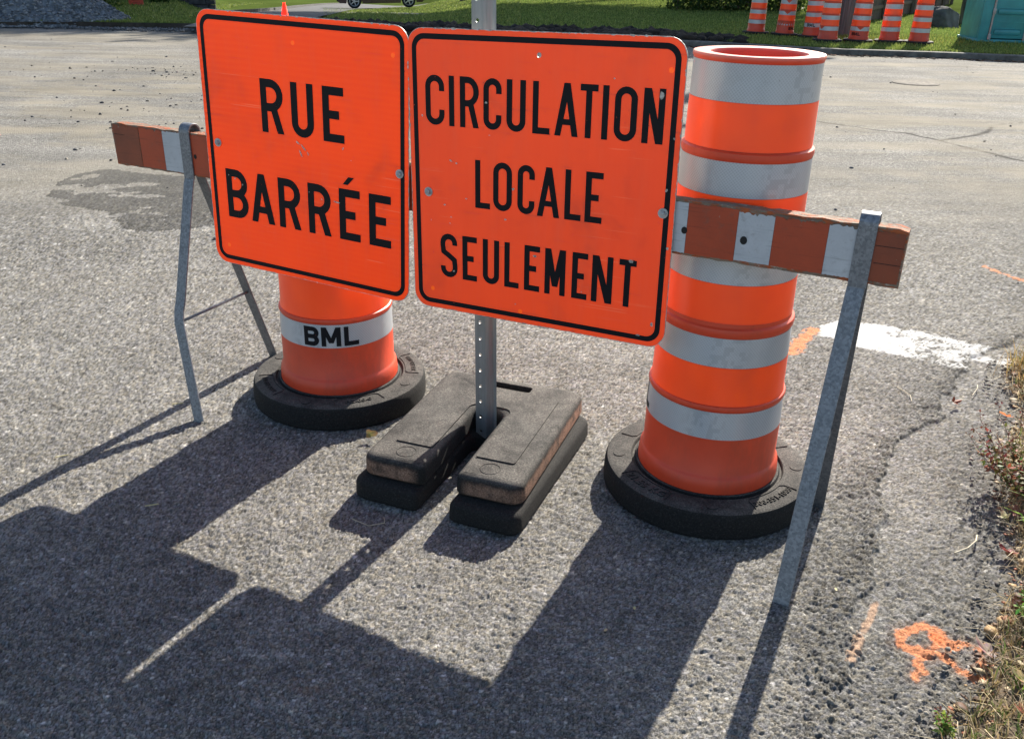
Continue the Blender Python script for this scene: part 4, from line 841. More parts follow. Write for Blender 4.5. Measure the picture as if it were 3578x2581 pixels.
# ---- drums parked on the verge
proto = None
def tree_copy(o, parent=None):
    c = o.copy(); C.objects.link(c); c.parent = parent
    for k, v in list(o.items()):
        if isinstance(v, str): c[k] = v
    for ch in o.children: tree_copy(ch, c)
    return c
GRP = 'traffic drums parked in a row on the grass verge'
dr = [(2640, 114, 'leftmost drum of the verge row, clean silver bands, in the deepest shade', None, (.0, .01)), (2740, 120, 'second drum from the left in the verge row, torn dirty bands', 'foot', (.01, -.015)), (2836, 127, 'third drum from the left, BML on its lowest silver band', 'band', (0, .02)),
      (2890, 141, 'fourth drum from the left, peeled lowest band, overlapping the third', None, (0, .0)), (2997, 142, 'drum just right of the grey pole, BML on its red foot', 'foot', (0, .01)), (3105, 144, 'drum second from the right end of the row, clean straight bands', None, (0, .015)), (3208, 148, 'rightmost drum of the verge row, nearest the boulders', None, (.0, .01))]
for i, (px, py, lab, txt, tl) in enumerate(dr):
    X, Y, z = pix(px, py, zf=lambda a_, c_: lzf(a_, c_) + .03)
    if proto is None: proto = make_drum(lab, (X, Y, z - .02), .3, False, GRP); d = proto
    else: d = tree_copy(proto); d['label'] = lab
    d.location = (X, Y, z - .055); d.rotation_euler = (tl[0], tl[1], random.uniform(0, 6))
    if txt:
        va = math.atan2(-Y, -X) - d.rotation_euler.z + {0: 0, 1: .85, 2: -.25, 4: -.35}.get(i, 0); lo, hi_ = ((.252, .316) if txt == 'band' else (.155, .215)); obj('lettering', wrap_text(BML(1.0), lo, hi_, va, .0145), BLACK, d)
    if i in (1, 3, 4):     # torn lower band: a flap of the drum's own plastic shows
        va = math.atan2(-Y, -X) - d.rotation_euler.z + {1: 0, 3: -.9, 4: .05}[i]
        for (z0, z1) in (((.446, .526), (.664, .753), (.243, .322)) if i == 1 else ((.243, .322),)):
            b = bmesh.new(); q = []; full = (i == 1 and z0 < .3)
            if full: pts = [(u, v) for u, v in [(-1.5, z0)] + [(-1.5 + k * .3, z0) for k in range(1, 11)]]; top_ = [(1.5 - k * .3, z1) for k in range(11)]; poly = [( -1.5 + k * .3, z0) for k in range(11)]; 
            segs = 10; w2 = 1.5 if full else .42
            for k in range(segs):
                u0, u1 = -w2 + 2 * w2 * k / segs, -w2 + 2 * w2 * (k + 1) / segs; f0 = (lambda u: z0 - .001 if full else z1 - (z1 - z0) * .75 * max(0, 1 - abs(u) / w2)); P4 = [(u0, f0(u0)), (u1, f0(u1)), (u1, z1 + .001), (u0, z1 + .001)]
                vs = [b.verts.new(((prof_r(z_) + .002) * math.cos(va + u_), (prof_r(z_) + .002) * math.sin(va + u_), z_)) for u_, z_ in P4]; b.faces.new(vs)
            obj('torn_patch', b, PL_RED, d)

# ---- portable toilet
TEAL = simple('teal_plastic', (.06, .32, .34), .45, 0, .12, 4, .15, .4); TEAL2 = simple('teal_plastic_door', (.05, .29, .32), .4, 0, .12, 3, .15, .4); GREYP = simple('light_grey_trim', (.40, .40, .38), .6, 0, .15, 10)
X, Y, z = pix(3408, 145, zf=lzf); tl = empty('portable_toilet', (X, Y, lzf(X, Y) - .02), R_(-7)); tag(tl, 'teal plastic portable toilet standing on the verge at the far right', 'portable toilet')
def bxo(name, c, s_, mat, parent, bev=.012, rot=None):
    b = bmesh.new(); add_box(b, c, s_, rot); 
    if bev: bevel_all(b, bev, 2)
    o = obj(name, b, mat, parent); smooth_angle(o, 40); return o
bxo('side_wall', (.03, .58, 1.1), (.05, 1.1, 2.1), TEAL, tl); bxo('side_wall', (1.12, .58, 1.1), (.05, 1.1, 2.1), TEAL, tl); bxo('back_wall', (.575, 1.13, 1.1), (1.04, .05, 2.1), TEAL, tl); bxo('skid_base', (.575, .58, .035), (1.2, 1.2, .07), TEAL, tl)
bxo('front_panel', (.115, .0, 1.1), (.20, .05, 2.1), TEAL, tl); bxo('front_panel', (1.045, .0, 1.1), (.18, .05, 2.1), TEAL, tl)
b = bmesh.new(); 
for i in range(9):
    t = i / 8 * math.pi; 
prof_ = [(-.08, 2.13)] + [(.575 + .66 * math.cos(math.pi - t), 2.15 + .22 * math.sin(t)) for t in np.linspace(0, math.pi, 13)] + [(1.23, 2.13)]
f0 = [b.verts.new((x, -.06, z_)) for x, z_ in prof_]; f1_ = [b.verts.new((x, 1.22, z_)) for x, z_ in prof_]; n_ = len(prof_)
for j in range(n_): b.faces.new((f0[j], f0[(j + 1) % n_], f1_[(j + 1) % n_], f1_[j]))
b.faces.new(f0[::-1]); b.faces.new(f1_); obj('roof', b, GREYP, tl)
dr_ = bxo('door', (.585, -.004, 1.08), (.70, .035, 1.98), TEAL2, tl)
for zz in (.22, .62, 1.02, 1.42): bxo('door_rib', (.585, -.028, zz), (.54, .03, .11), TEAL2, dr_, .03)
for zz in (.42, .98): bxo('door_groove', (.585, -.0225, zz), (.60, .008, .012), TEAL, dr_, 0)
for xx in (.235, .935): bxo('door_frame', (xx, -.03, 1.08), (.035, .035, 2.04), GREYP, tl, .006)
for zz in (.12, .62, 1.7): bxo('hinge', (.235, -.055, zz), (.06, .025, .11), GREYP, tl, .006)
bxo('latch', (.88, -.05, 1.1), (.05, .04, .16), GREYP, tl, .008)

# ---- boulders, pole, fence
STONE = simple('grey_boulder_stone', (.12, .12, .115), .9, 0, .35, 2.2, .6, .2)
def boulder(label, X, Y, sx, sy, sz, seed):
    b = bmesh.new(); bmesh.ops.create_icosphere(b, subdivisions=5, radius=1); r = np.random.default_rng(seed); pl = [(Vector(r.normal(0, 1, 3)).normalized(), r.uniform(.62, .9)) for _ in range(16)]
    for v in b.verts:
        p = v.co.copy()
        for nn_, d_ in pl:
            e = p.dot(nn_) - d_
            if e > 0: p -= nn_ * e
        k = .04 * float(fbm(np.array([p.x * 4 + p.z * 3 + 9]), np.array([p.y * 4 + p.z * 2 + 9]), 4, seed)[0] - .5) * 3; v.co = Vector((p.x * sx * (1 + k), p.y * sy * (1 + k), p.z * sz * (1 + k)))
    o = obj('boulder', b, STONE); smooth_angle(o, 22); o.location = (X, Y, lzf(X, Y) + sz * .35); o.rotation_euler = (0, 0, r.uniform(0, 3)); tag(o, label, 'boulder'); return o
X, Y, z = pix(3305, 98, zf=lzf); boulder('low wide grey boulder between the last drum and the toilet', X, Y + .35, .62, .5, .42, 3)
X, Y, z = pix(3412, 92, zf=lzf); boulder('taller dark boulder partly behind the portable toilet', X, Y + .3, .46, .5, .62, 5)
X, Y, z = pix(3385, 78, zf=lzf); boulder('small pale stone between the two boulders', X - .1, Y + .8, .22, .2, .2, 8)
PW = M_('weathered_pole_wood'); v_ = PW.co('Object', scale=(14, 14, .5)); PW.set(PW.ramp(PW.noise(1.6, 6, .65, v_), [(.3, (.06, .062, .062)), (.7, (.20, .205, .20))]), .85, 0, .2); PW.bump(PW.noise(1.8, 5, .6, v_), .6, .02); PW = PW.m
X, Y, z = pix(2947, 122, zf=lzf); P0 = (X, Y, lzf(X, Y) - .1); b = bmesh.new(); rr_ = [(0, .225), (.3, .20), (1.5, .185), (4, .17), (9.5, .12)]
for (z0, r0), (z1, r1) in zip(rr_[:-1], rr_[1:]): add_tube(b, (0, 0, z0), (0, 0, z1), r0, r1, 28, caps=(z1 == 9.5))
bmesh.ops.remove_doubles(b, verts=b.verts, dist=.0005); pl_ = empty('utility_pole', P0); tag(pl_, 'thick weathered grey wooden pole between the verge drums', 'utility pole'); o = obj('pole_shaft', b, PW, pl_); smooth_angle(o, 60)
b = bmesh.new(); add_tube(b, (-.20, -.09, 0), (-.17, -.08, 3.5), .018, n=8); obj('ground_wire_guard', b, GALV, pl_)
bxo('crossarm', (0, -.16, 8.9), (2.2, .1, .12), PW, pl_, .01)
SL = M_('fence_slat_wood'); v_ = SL.co('Object', scale=(9, 9, .6)); SL.set(SL.ramp(SL.noise(2, 6, .65, v_), [(.3, (.075, .058, .045)), (.7, (.17, .135, .105))]), .85, 0, .2); SL = SL.m
fn = empty('slat_fence', (9.1, 25.8, 0)); tag(fn, 'brown vertical slat fence running back behind the drums', 'fence'); fdir = Vector((8.7, 14.7, 0)).normalized(); nf = Vector((-fdir.y, fdir.x, 0)); b = bmesh.new(); k = 0; Lf = 17.2
ang = math.atan2(fdir.y, fdir.x)
while k * .125 < Lf:
    p = fdir * k * .125; zz = lzf(9.1 + p.x, 25.8 + p.y); add_box(b, (p.x, p.y, zz + .9), (.085, .022, 1.85), Matrix.Rotation(ang, 4, 'Z')); k += 1
for zr in (.35, 1.45): add_box(b, fdir * Lf / 2 + nf * .05 * -1 + Vector((0, 0, -.055 + zr)), (Lf, .035, .09), Matrix.Rotation(ang, 4, 'Z'))
obj('slat_panel', b, SL, fn)
for k in range(8): p = fdir * (k * 2.44 + .1) + nf * -.10 if False else fdir * (k * 2.44 + .1) - nf * .09; b = bmesh.new(); add_box(b, (p.x, p.y, lzf(9.1 + p.x, 25.8 + p.y) + .95), (.1, .1, 2.0)); obj('fence_post', b, SL, fn)

# ---- trees behind the frame that shade the lawn
BARK = simple('tree_bark', (.09, .07, .055), .95, 0, .3, 12, .8)
def tree(name, label, X, Y, hgt, cr, crz, nleaf, seed, cols, tr=.2, cz=None, squash=.75):
    r = np.random.default_rng(seed); t = empty(name, (X, Y, lzf(X, Y) - .05)); tag(t, label, 'tree', 'trees and shrubs beyond the verge'); b = bmesh.new(); cz = cz or hgt - crz; add_tube(b, (0, 0, 0), (0, 0, .35), tr * 1.5, tr, 14, False); add_tube(b, (0, 0, .35), (.1, 0, cz), tr, tr * .6, 14, False)
    ends = []
    for k in range(14):
        a_ = r.uniform(0, 6.28); z0 = cz * r.uniform(.55, 1.0); e = Vector((cr * .75 * math.cos(a_) * r.uniform(.4, 1), cr * .75 * math.sin(a_) * r.uniform(.4, 1), cz + crz * r.uniform(-.4, .9))); add_tube(b, (.05, 0, z0), e, tr * .35, tr * .08, 7, False); ends.append(e)
    obj('trunk', b, BARK, t); m = nleaf; cl = r.integers(0, 60, m); cc = r.normal(0, 1, (60, 3)); cc /= np.linalg.norm(cc, axis=1)[:, None]; cc *= r.uniform(.35, 1, (60, 1)) ** .5; P = cc[cl] * [cr * .85, cr * .85, crz] + r.normal(0, .16, (m, 3)) * cr * .9; P[:, 2] += cz
    a_ = r.normal(0, 1, (m, 3)); a_ /= np.linalg.norm(a_, axis=1)[:, None]; c_ = np.cross(a_, r.normal(0, 1, (m, 3))); c_ /= np.linalg.norm(c_, axis=1)[:, None]; s_ = r.uniform(.10, .2, (m, 1)) * max(.35, cr / 4); V = np.stack([P - a_ * s_, P + c_ * s_ * .55, P + a_ * s_, P - c_ * s_ * .55], 1); me = mesh_np(V.reshape(-1, 3), np.arange(m * 4).reshape(m, 4)); c = np.array(cols)[r.integers(0, len(cols), m)] * r.uniform(.6, 1.3, m)[:, None]; vcol(me, 'acol', np.repeat(c, 4, 0).astype(np.float32)); obj('crown', me, GRASS, t); return t
GR = [(.05, .11, .02), (.07, .14, .025), (.04, .085, .02), (.10, .13, .03)]
tree('maple_tree', 'broad tree behind the lawn, its trunk just past the dark shade', 8.6, 36.5, 12, 5.6, 3.8, 26000, 1, GR, .28, 8.4)
tree('maple_tree', 'second broad tree left of the first, shading the middle of the lawn', 4.0, 37.5, 12, 4.8, 3.4, 22000, 2, GR, .26, 8.8)
tree('maple_tree', 'tall tree far behind the steel post, shading the lawn round the orange notice', -.3, 40.0, 15, 3.4, 2.8, 15000, 3, GR, .2, 12.4)
tree('maple_tree', 'tall tree left of the one behind the post, shading the far left lawn', -2.4, 42.5, 15, 3.2, 2.6, 15000, 4, GR, .2, 12.8)
for (px, py, s_, lab, sd_) in ((150, 12, .8, 'leafy shrub behind the top of the gravel heap', 21), (345, 24, 1.0, 'dark round shrub at the left end of the stone wall', 22), (560, 12, .35, 'small plant in front of the stone wall', 23)):
    X, Y, z = pix(px, py, zf=lzf); Y = min(Y, 60); tree('shrub', lab, X * (Y / max(Y, 1e-3)), Y, 1.3 * s_, s_ * .75, .55 * s_, 1500, sd_, GR, .03, .5 * s_)
def hedge():
    t = empty('hedge', (7.0, 31.0, -.1)); tag(t, 'dark dense hedge behind the shaded drums', 'hedge', 'trees and shrubs beyond the verge'); r = np.random.default_rng(55); m = 9000; P = np.stack([r.uniform(-2.3, 2.1, m), r.uniform(-.55, .6, m), r.uniform(.0, 1.5, m)], 1); P += r.normal(0, .07, P.shape)
    a_ = r.normal(0, 1, (m, 3)); a_ /= np.linalg.norm(a_, axis=1)[:, None]; c_ = np.cross(a_, r.normal(0, 1, (m, 3))); c_ /= np.linalg.norm(c_, axis=1)[:, None]; s_ = r.uniform(.04, .075, (m, 1)); V = np.stack([P - a_ * s_, P + c_ * s_ * .55, P + a_ * s_, P - c_ * s_ * .55], 1); me = mesh_np(V.reshape(-1, 3), np.arange(m * 4).reshape(m, 4)); c = np.array(GR)[r.integers(0, 4, m)] * r.uniform(.4, 1.0, m)[:, None]; vcol(me, 'acol', np.repeat(c, 4, 0).astype(np.float32)); obj('foliage', me, GRASS, t)
    for k in range(7): b = bmesh.new(); x = -2.0 + k * .65; add_tube(b, (x, 0, 0), (x + .05, 0, 1.2), .03, .015, 7); obj('stem', b, BARK, t)
hedge()
# retaining wall with courses
WALL = simple('dark_stone_wall', (.075, .07, .07), .95, 0, .35, 5, .6)
a_ = (-13.3, 28.6); c_ = (-9.3, 29.4); rw = empty('retaining_wall', (a_[0], a_[1], 0)); tag(rw, 'dark coursed stone wall at the back of the left lawn', 'wall'); v_ = Vector((c_[0] - a_[0], c_[1] - a_[1], 0)); Lw = v_.length; v_.normalize(); ang = math.atan2(v_.y, v_.x); b = bmesh.new(); r = random.Random(4)
for k in range(12):
    s_ = -(k % 2) * .22
    while s_ < Lw - .15:
        l_ = min(r.uniform(.3, .75), Lw - s_); p = v_ * (s_ + l_ / 2); vs = add_box(b, (p.x, p.y, -.25 + k * .14), (l_ - .02, .30 + r.uniform(-.05, .05), .118), Matrix.Rotation(ang, 4, 'Z')); s_ += l_
obj('stone_courses', b, WALL, rw); b = bmesh.new(); add_box(b, v_ * Lw / 2 + Vector((-v_.y, v_.x, 0)) * .1 + Vector((0, 0, .4)), (Lw - .3, .2, 1.7), Matrix.Rotation(ang, 4, 'Z')); obj('wall_core', b, WALL, rw)

# ---- orange notice board on a stake
NOT = simple('faded_notice_orange', (.75, .10, .055), .5, 0, .1, 8); Yn = 26.0; d = fw * 3136.9 + rt * (482 - 1789) - up * (40 - 1290.5); tt = Yn / d.y; bx_, bzb = d.x * tt, CAMH + d.z * tt
nb = empty('notice_sign', (bx_, Yn, bzb), R_(12)); nb.rotation_euler = (0, R_(-4), R_(12)); tag(nb, 'small orange notice with a round no-parking symbol on a stake in the lawn', 'sign')
gzz = lzf(bx_, Yn) - bzb; b = bmesh.new(); add_tube(b, (0, .03, gzz - .1), (0, .03, .7), .015, n=8); obj('stake', b, GALVD, nb); bxo('panel', (0, 0, .32), (.375, .012, .64), NOT, nb, 0)
b = bmesh.new()
cz_ = .44
o_ = [(cz_, .075, .062)]
for (zc, ro, ri) in o_:
    A1 = [b.verts.new((ro * math.cos(t), -.0075, zc + ro * math.sin(t))) for t in np.linspace(0, 2 * math.pi, 28, endpoint=False)]; A2 = [b.verts.new((ri * math.cos(t), -.0075, zc + ri * math.sin(t))) for t in np.linspace(0, 2 * math.pi, 28, endpoint=False)]
    for j in range(28): b.faces.new((A1[j], A1[(j + 1) % 28], A2[(j + 1) % 28], A2[j]))
V, F = letters([('R', -.022, .022)], cz_ - .035, cz_ + .035, .011); vs = [b.verts.new((x, -.008 - z_, y)) for x, y, z_ in V]
for f in F: b.faces.new([vs[i] for i in f])
add_box(b, (0, -.0085, cz_), (.13, .0006, .012), Matrix.Rotation(R_(45), 4, 'Y')); obj('symbol', b, BLACK, nb)
b = bmesh.new(); r = random.Random(9)
for (zc, hw, hh) in ((.335, .155, .018), (.275, .10, .014), (.225, .09, .014), (.17, .14, .012), (.10, .105, .02)):
    x = -hw
    while x < hw: l_ = r.uniform(.012, .03); add_box(b, (x + l_ / 2, -.0075, zc), (l_, .0008, hh * r.uniform(.8, 1.1))); x += l_ + .006
obj('text_lines', b, simple('notice_text', (.22, .035, .03), .6, 0, .2, 60), nb)

# ---- traffic cone behind the left sign
d = fw * 3136.9 + rt * (992 - 1789) - up * (9 - 1290.5); Yc = 15.1; tt = Yc / d.y; X, ztip = d.x * tt, CAMH + d.z * tt; g0 = float(gz(Yc)); Hc = ztip - g0
cn = empty('traffic_cone', (X, Yc, g0), .2); tag(cn, 'slim bright orange traffic cone showing above the left sign', 'traffic cone')
CONE = mat_plastic('bright_cone_plastic', (2.0, .14, .04), (1.8, .12, .035), .4, .3)
o = obj('cone_body', lathe([(.155, .03), (.14, .05), (.022, Hc - .012), (.016, Hc - .002), (.010, Hc)], 32), CONE, cn); smooth_angle(o, 30)
b = bmesh.new(); add_box(b, (0, 0, .016), (.38, .38, .03)); bevel_all(b, .008); obj('cone_base', b, RUBD, cn)

# ---- parked car on the side street
PAINT = M_('dark_red_car_paint').set((.035, .008, .010), .25, .3, .6).m; PAINT.node_tree.nodes['Principled BSDF'].inputs['Coat Weight'].default_value = .6
TYRE = simple('tyre_rubber', (.012, .012, .013), .8, 0, .1, 20); RIM = simple('alloy_rim', (.45, .46, .48), .3, .8, .1, 20); GLASS = M_('dark_car_glass').set((.02, .025, .03), .08, .0, .8).m; TRIM = simple('black_trim', (.015, .015, .016), .6, 0, .1, 10); LAMPR = simple('tail_lamp', (.35, .01, .01), .2, 0, .1, 10); LAMPW = simple('head_lamp', (.7, .7, .7), .1, .2, .1, 10)
wx, wy, wz = pix(1240, 33, zf=lzf); car = empty('parked_car', (wx, wy, wz + .02)); car.rotation_euler = (0, R_(-2.0), R_(8)); tag(car, 'dark red car parked far back on the side street', 'car')
sc_ = 117 * math.hypot(wy, wx) / 3137 / 2.62
car.scale = (max(.9, min(1.1, sc_)),) * 3
# side profile (x forward from the near wheel, z up)
sp = [(-.78, .32), (-.80, .62), (-.74, .86), (-.62, 1.02), (-.30, 1.42), (.15, 1.50), (1.25, 1.48), (1.95, 1.06), (2.25, .99), (3.25, .86), (3.42, .66), (3.42, .34), (3.30, .24), (3.02, .24)]
archF = [(2.64 + .37 * math.cos(t), .33 + .37 * math.sin(t)) for t in np.linspace(0, math.pi, 11)]; archR = [(0 + .37 * math.cos(t), .33 + .37 * math.sin(t)) for t in np.linspace(0, math.pi, 11)]
poly = sp + archF + [(2.25, .22), (.40, .22)] + archR + [(-.40, .24), (-.70, .26)]
b = bmesh.new(); es = []; vs = [b.verts.new((x, 0, z_)) for x, z_ in poly]; es = [b.edges.new((vs[i], vs[(i + 1) % len(vs)])) for i in range(len(vs))]; bmesh.ops.triangle_fill(b, use_beauty=True, edges=es, normal=(0, -1, 0)); g_ = bmesh.ops.extrude_face_region(b, geom=list(b.faces)); bmesh.ops.translate(b, vec=(0, 1.72, 0), verts=[v for v in g_['geom'] if isinstance(v, bmesh.types.BMVert)])
for v in b.verts:
    if v.co.z > 1.0: v.co.y += (.18 if v.co.y < .5 else -.18) * min(1, (v.co.z - 1.0) / .4)
bmesh.ops.recalc_face_normals(b, faces=b.faces); body = obj('body', b, PAINT, car); smooth_angle(body, 28)
for ys, s_ in ((-.004, 1), (1.724, -1)):
    b = bmesh.new(); V = [(-.42, 1.06), (-.2, 1.36), (.15, 1.42), (1.2, 1.41), (1.75, 1.06)]; vs = [b.verts.new((x, ys + s_ * .18 * min(1, (z_ - 1.0) / .4) - s_ * .004, z_)) for x, z_ in V]; b.faces.new(vs if s_ > 0 else vs[::-1]); obj('side_window', b, GLASS, car)
    for x in (.62, 1.62): bxo('door_handle', (x, ys - .01 * s_, .88), (.16, .03, .03), PAINT, body, .006)
b = bmesh.new(); vs = [b.verts.new(p) for p in ((1.28, .2, 1.475), (1.28, 1.52, 1.475), (1.94, 1.66, 1.075), (1.94, .06, 1.075))]; b.faces.new(vs); bmesh.ops.translate(b, vec=(.012, 0, .012), verts=b.verts); obj('windscreen', b, GLASS, car)
b = bmesh.new(); vs = [b.verts.new(p) for p in ((-.33, .2, 1.40), (-.33, 1.52, 1.40), (-.60, 1.62, 1.05), (-.60, .1, 1.05))]; b.faces.new(vs); bmesh.ops.translate(b, vec=(-.012, 0, .008), verts=b.verts); obj('rear_window', b, GLASS, car)
for y_ in (.22, 1.5): bxo('tail_light', (-.80, y_, .80), (.04, .26, .14), LAMPR, car, .01); bxo('headlight', (3.40, y_, .68), (.06, .3, .14), LAMPW, car, .01)
bxo('rear_bumper', (-.80, .86, .45), (.10, 1.6, .22), TRIM, car, .03); bxo('front_bumper', (3.43, .86, .42), (.10, 1.6, .22), TRIM, car, .03)
for x in (0, 2.64):
    for y_ in (.11, 1.61):
        we = empty('wheel'); we.parent = car; we.location = (x, y_, .33); b = bmesh.new(); add_tube(b, (0, -.11, 0), (0, .11, 0), .33, n=36); o = obj('tyre', b, TYRE, we); smooth_angle(o, 40)
        for sgn in ((-1,) if y_ < 1 else (1,)):
            b = bmesh.new(); add_tube(b, (0, .1 * sgn, 0), (0, .118 * sgn, 0), .06, n=14)
            for k in range(5): add_box(b, Vector((.12 * math.cos(k * 1.2566), .114 * sgn, .12 * math.sin(k * 1.2566))), (.2, .018, .045), Matrix.Rotation(-k * 1.2566, 4, 'Y'))
            A1 = [(.22, .11), (.235, .118), (.21, .122), (.195, .112)]
            for (r0, y0), (r1, y1) in zip(A1, A1[1:] + A1[:1]):
                q0 = [b.verts.new((r0 * math.cos(t), y0 * sgn, r0 * math.sin(t))) for t in np.linspace(0, 6.2832, 30, endpoint=False)]; q1 = [b.verts.new((r1 * math.cos(t), y1 * sgn, r1 * math.sin(t))) for t in np.linspace(0, 6.2832, 30, endpoint=False)]
                for j in range(30): b.faces.new((q0[j], q0[(j + 1) % 30], q1[(j + 1) % 30], q1[j]))
            obj('rim', b, RIM, we)

# ================================================================ the verge at the right: dry grass, weeds, fallen leaves
VE = [(6.0, 5.6), (3.0, 4.3), (2.35, 3.45), (1.976, 3.179), (1.86, 2.98), (1.80, 2.72), (1.60, 2.50), (1.46, 2.20), (1.40, 2.0), (1.32, 1.82), (1.20, 1.68), (1.10, 1.529), (.955, 1.358), (.86, 1.20), (.6, .8), (.4, .5)]
def ve_x(y): P = np.array(VE)[::-1]; return np.interp(y, P[:, 1], P[:, 0])
def vz(x, y): e = x - ve_x(y); return np.clip(e / .35, 0, 1) * .045 + .002 + .018 * (fbm(np.asarray(x) / .06, np.asarray(y) / .06, 3, 400) - .5) * np.clip(e / .05 + .4, 0, 1)
def build_verge():
    ys = np.arange(.5, 5.6, .012); es = np.concatenate([[-.03], np.arange(0, .5, .012), np.arange(.5, 3, .1)]); Yg, E = np.meshgrid(ys, es, indexing='ij'); Yg = Yg.ravel(); E = E.ravel(); X = ve_x(Yg) + E + .02 * (fbm(Yg / .05, E / .05, 3, 410) - .5); Zz = np.where(E < -.001, -.02, vz(X, Yg)) + .004
    n2 = fbm(X / .02, Yg / .02, 3, 420); c = np.array([.11, .085, .06])[None] * (.4 + 1.2 * n2)[:, None]; nx = len(es); i = (np.arange(len(ys) - 1)[:, None] * nx + np.arange(nx - 1)[None]).ravel(); me = mesh_np(np.stack([X, Yg, Zz], 1), np.stack([i, i + 1, i + nx + 1, i + nx], 1)); vcol(me, 'acol', c.astype(np.float32)); me.shade_smooth()
    o = obj('verge', me, SOIL); tag(o, 'rough soil verge at the right edge of the asphalt', 'verge', kind='structure')
build_verge()
def vreg(lo, hi, y0, y1):
    def f(r, n): y = r.uniform(y0, y1, n); e = lo + (hi - lo) * r.random(n) ** 1.3; return ve_x(y) + e, y
    return f
o = blades('verge_grass', 7500, vreg(-.015, .55, .9, 3.5), .042, .0032, [(.14, .19, .05), (.24, .22, .08), (.30, .22, .11), (.20, .14, .07), (.09, .13, .04)], 31, None, .0, vz, 1.1); tag(o, 'short green and yellow grass on the right verge', 'grass', kind='stuff')
o = blades('dry_straw', 5200, vreg(-.05, .5, .9, 3.5), .05, .0020, [(.48, .38, .20), (.36, .27, .14), (.55, .46, .28), (.25, .17, .09)], 32, None, .002, vz, 2.6); tag(o, 'dry straw and dead grass along the asphalt edge', 'dry grass', kind='stuff')
clods('verge_litter', 1500, vreg(-.07, .5, .9, 3.6), .004, .019, [(.22, .12, .06), (.36, .24, .12), (.10, .055, .035), (.30, .10, .05), (.42, .34, .22)], 36, lambda x, y: vz(x, y) + .004, LEAF, 'dead leaf scraps littering the right verge', 'leaf litter', .16)
clods('edge_gravel', 1500, vreg(-.14, .06, .9, 4.2), .0015, .007, [(.16, .15, .14), (.09, .085, .08), (.26, .24, .21)], 37, lambda x, y: gz(y) + .001, SOIL, 'loose grit along the crumbling asphalt edge', 'gravel', .7)
def tuft(name, label, X, Y, n, hgt, wid, cols, seed, spread=.04, lean=1.2):
    reg = lambda r, m: (X + r.normal(0, spread, m), Y + r.normal(0, spread, m)); o = blades(name, n, reg, hgt, wid, cols, seed, None, 0, vz, lean); tag(o, label, 'grass tuft'); return o
tuft('grass_tuft', 'tawny tuft of dry grass at the end of the white paint line', 1.99, 3.05, 330, .13, .003, [(.50, .36, .15), (.40, .27, .11), (.30, .26, .08)], 41, .06, 1.0)
tuft('grass_tuft', 'bright green broad-bladed tuft below the red-stemmed weed', 1.47, 2.02, 60, .09, .010, [(.22, .38, .04), (.30, .45, .06)], 42, .03, 1.5)
tuft('grass_tuft', 'small green tuft beside the orange paint mark at the bottom right', 1.13, 1.42, 70, .06, .005, [(.22, .36, .05), (.18, .28, .05)], 43, .025, 1.2)
def weed(label, X, Y, nst, hgt, spread, seed, stem_c=(.16, .05, .035), cols=((.10, .14, .035), (.16, .17, .04), (.30, .09, .05), (.13, .08, .05)), leafs=.017, dirv=(-.6, .1)):
    r = random.Random(seed); z0 = float(vz(np.array([X]), np.array([Y]))[0]); t = empty('weed', (X, Y, z0)); tag(t, label, 'weed'); b = bmesh.new(); LV = []; LC = []
    for s_ in range(nst):
        a_ = math.atan2(dirv[1], dirv[0]) + r.uniform(-1.5, 1.5); L = hgt * r.uniform(.6, 1.15); sp_ = spread * r.uniform(.4, 1.1); pts = [Vector((r.uniform(-.02, .02), r.uniform(-.02, .02), -.005))]
        for k in range(1, 11):
            f = k / 10; pts.append(Vector((math.cos(a_) * sp_ * (f ** .8), math.sin(a_) * sp_ * (f ** .8), L * (f ** 1.6) + .02 * f)) + Vector((r.gauss(0, .003), r.gauss(0, .003), 0)))
        for k, (p, q) in enumerate(zip(pts[:-1], pts[1:])): add_tube(b, p, q, .0016 * (1 - k * .07), .0016 * (1 - (k + 1) * .07), 5, False)
        for k in range(3, 11):
            for _ in range(11 if k < 9 else 9):
                p = pts[k - 1].lerp(pts[k], r.random()); d1 = Vector((r.gauss(0, 1), r.gauss(0, 1), r.gauss(.3, .7))).normalized(); up_ = Vector((r.gauss(0, .5), r.gauss(0, .5), 1)).normalized(); sd_2 = d1.cross(up_).normalized(); l_ = leafs * r.uniform(.5, 1.3) * (.6 if k > 8 else 1); off = p + d1 * .004
                LV.append((off, off + d1 * l_ * .5 + sd_2 * l_ * .28, off + d1 * l_, off + d1 * l_ * .5 - sd_2 * l_ * .28)); LC.append(tuple(c * r.uniform(.6, 1.35) for c in (r.choice(cols) if k < 9 else (.16, .07, .05))))
    obj('stem', b, simple('weed_stem', stem_c, .6, 0, .2, 60), t); V = [p for q in LV for p in q]; me = mesh_vf(V, [(i * 4, i * 4 + 1, i * 4 + 2, i * 4 + 3) for i in range(len(LV))]); vcol(me, 'acol', np.repeat(np.array(LC, np.float32), 4, 0)); obj('leaves', me, GRASS, t)
weed('red-stemmed weed sprawling over the asphalt at the right edge', 1.52, 2.20, 15, .17, .23, 1)
weed('bushy green and rust weed behind the red-stemmed one', 1.62, 2.30, 20, .19, .16, 2, cols=((.12, .20, .04), (.18, .24, .05), (.42, .09, .06), (.22, .10, .05)), dirv=(0, 1))
weed('small low green weed in the corner at the bottom right', 1.25, 1.66, 7, .07, .10, 3, cols=((.20, .34, .06), (.15, .26, .05)), leafs=.014)
weed('tiny pale green seedling on the asphalt near the bottom right', .885, 1.335, 4, .03, .04, 4, cols=((.30, .42, .10), (.24, .34, .08)), leafs=.012)
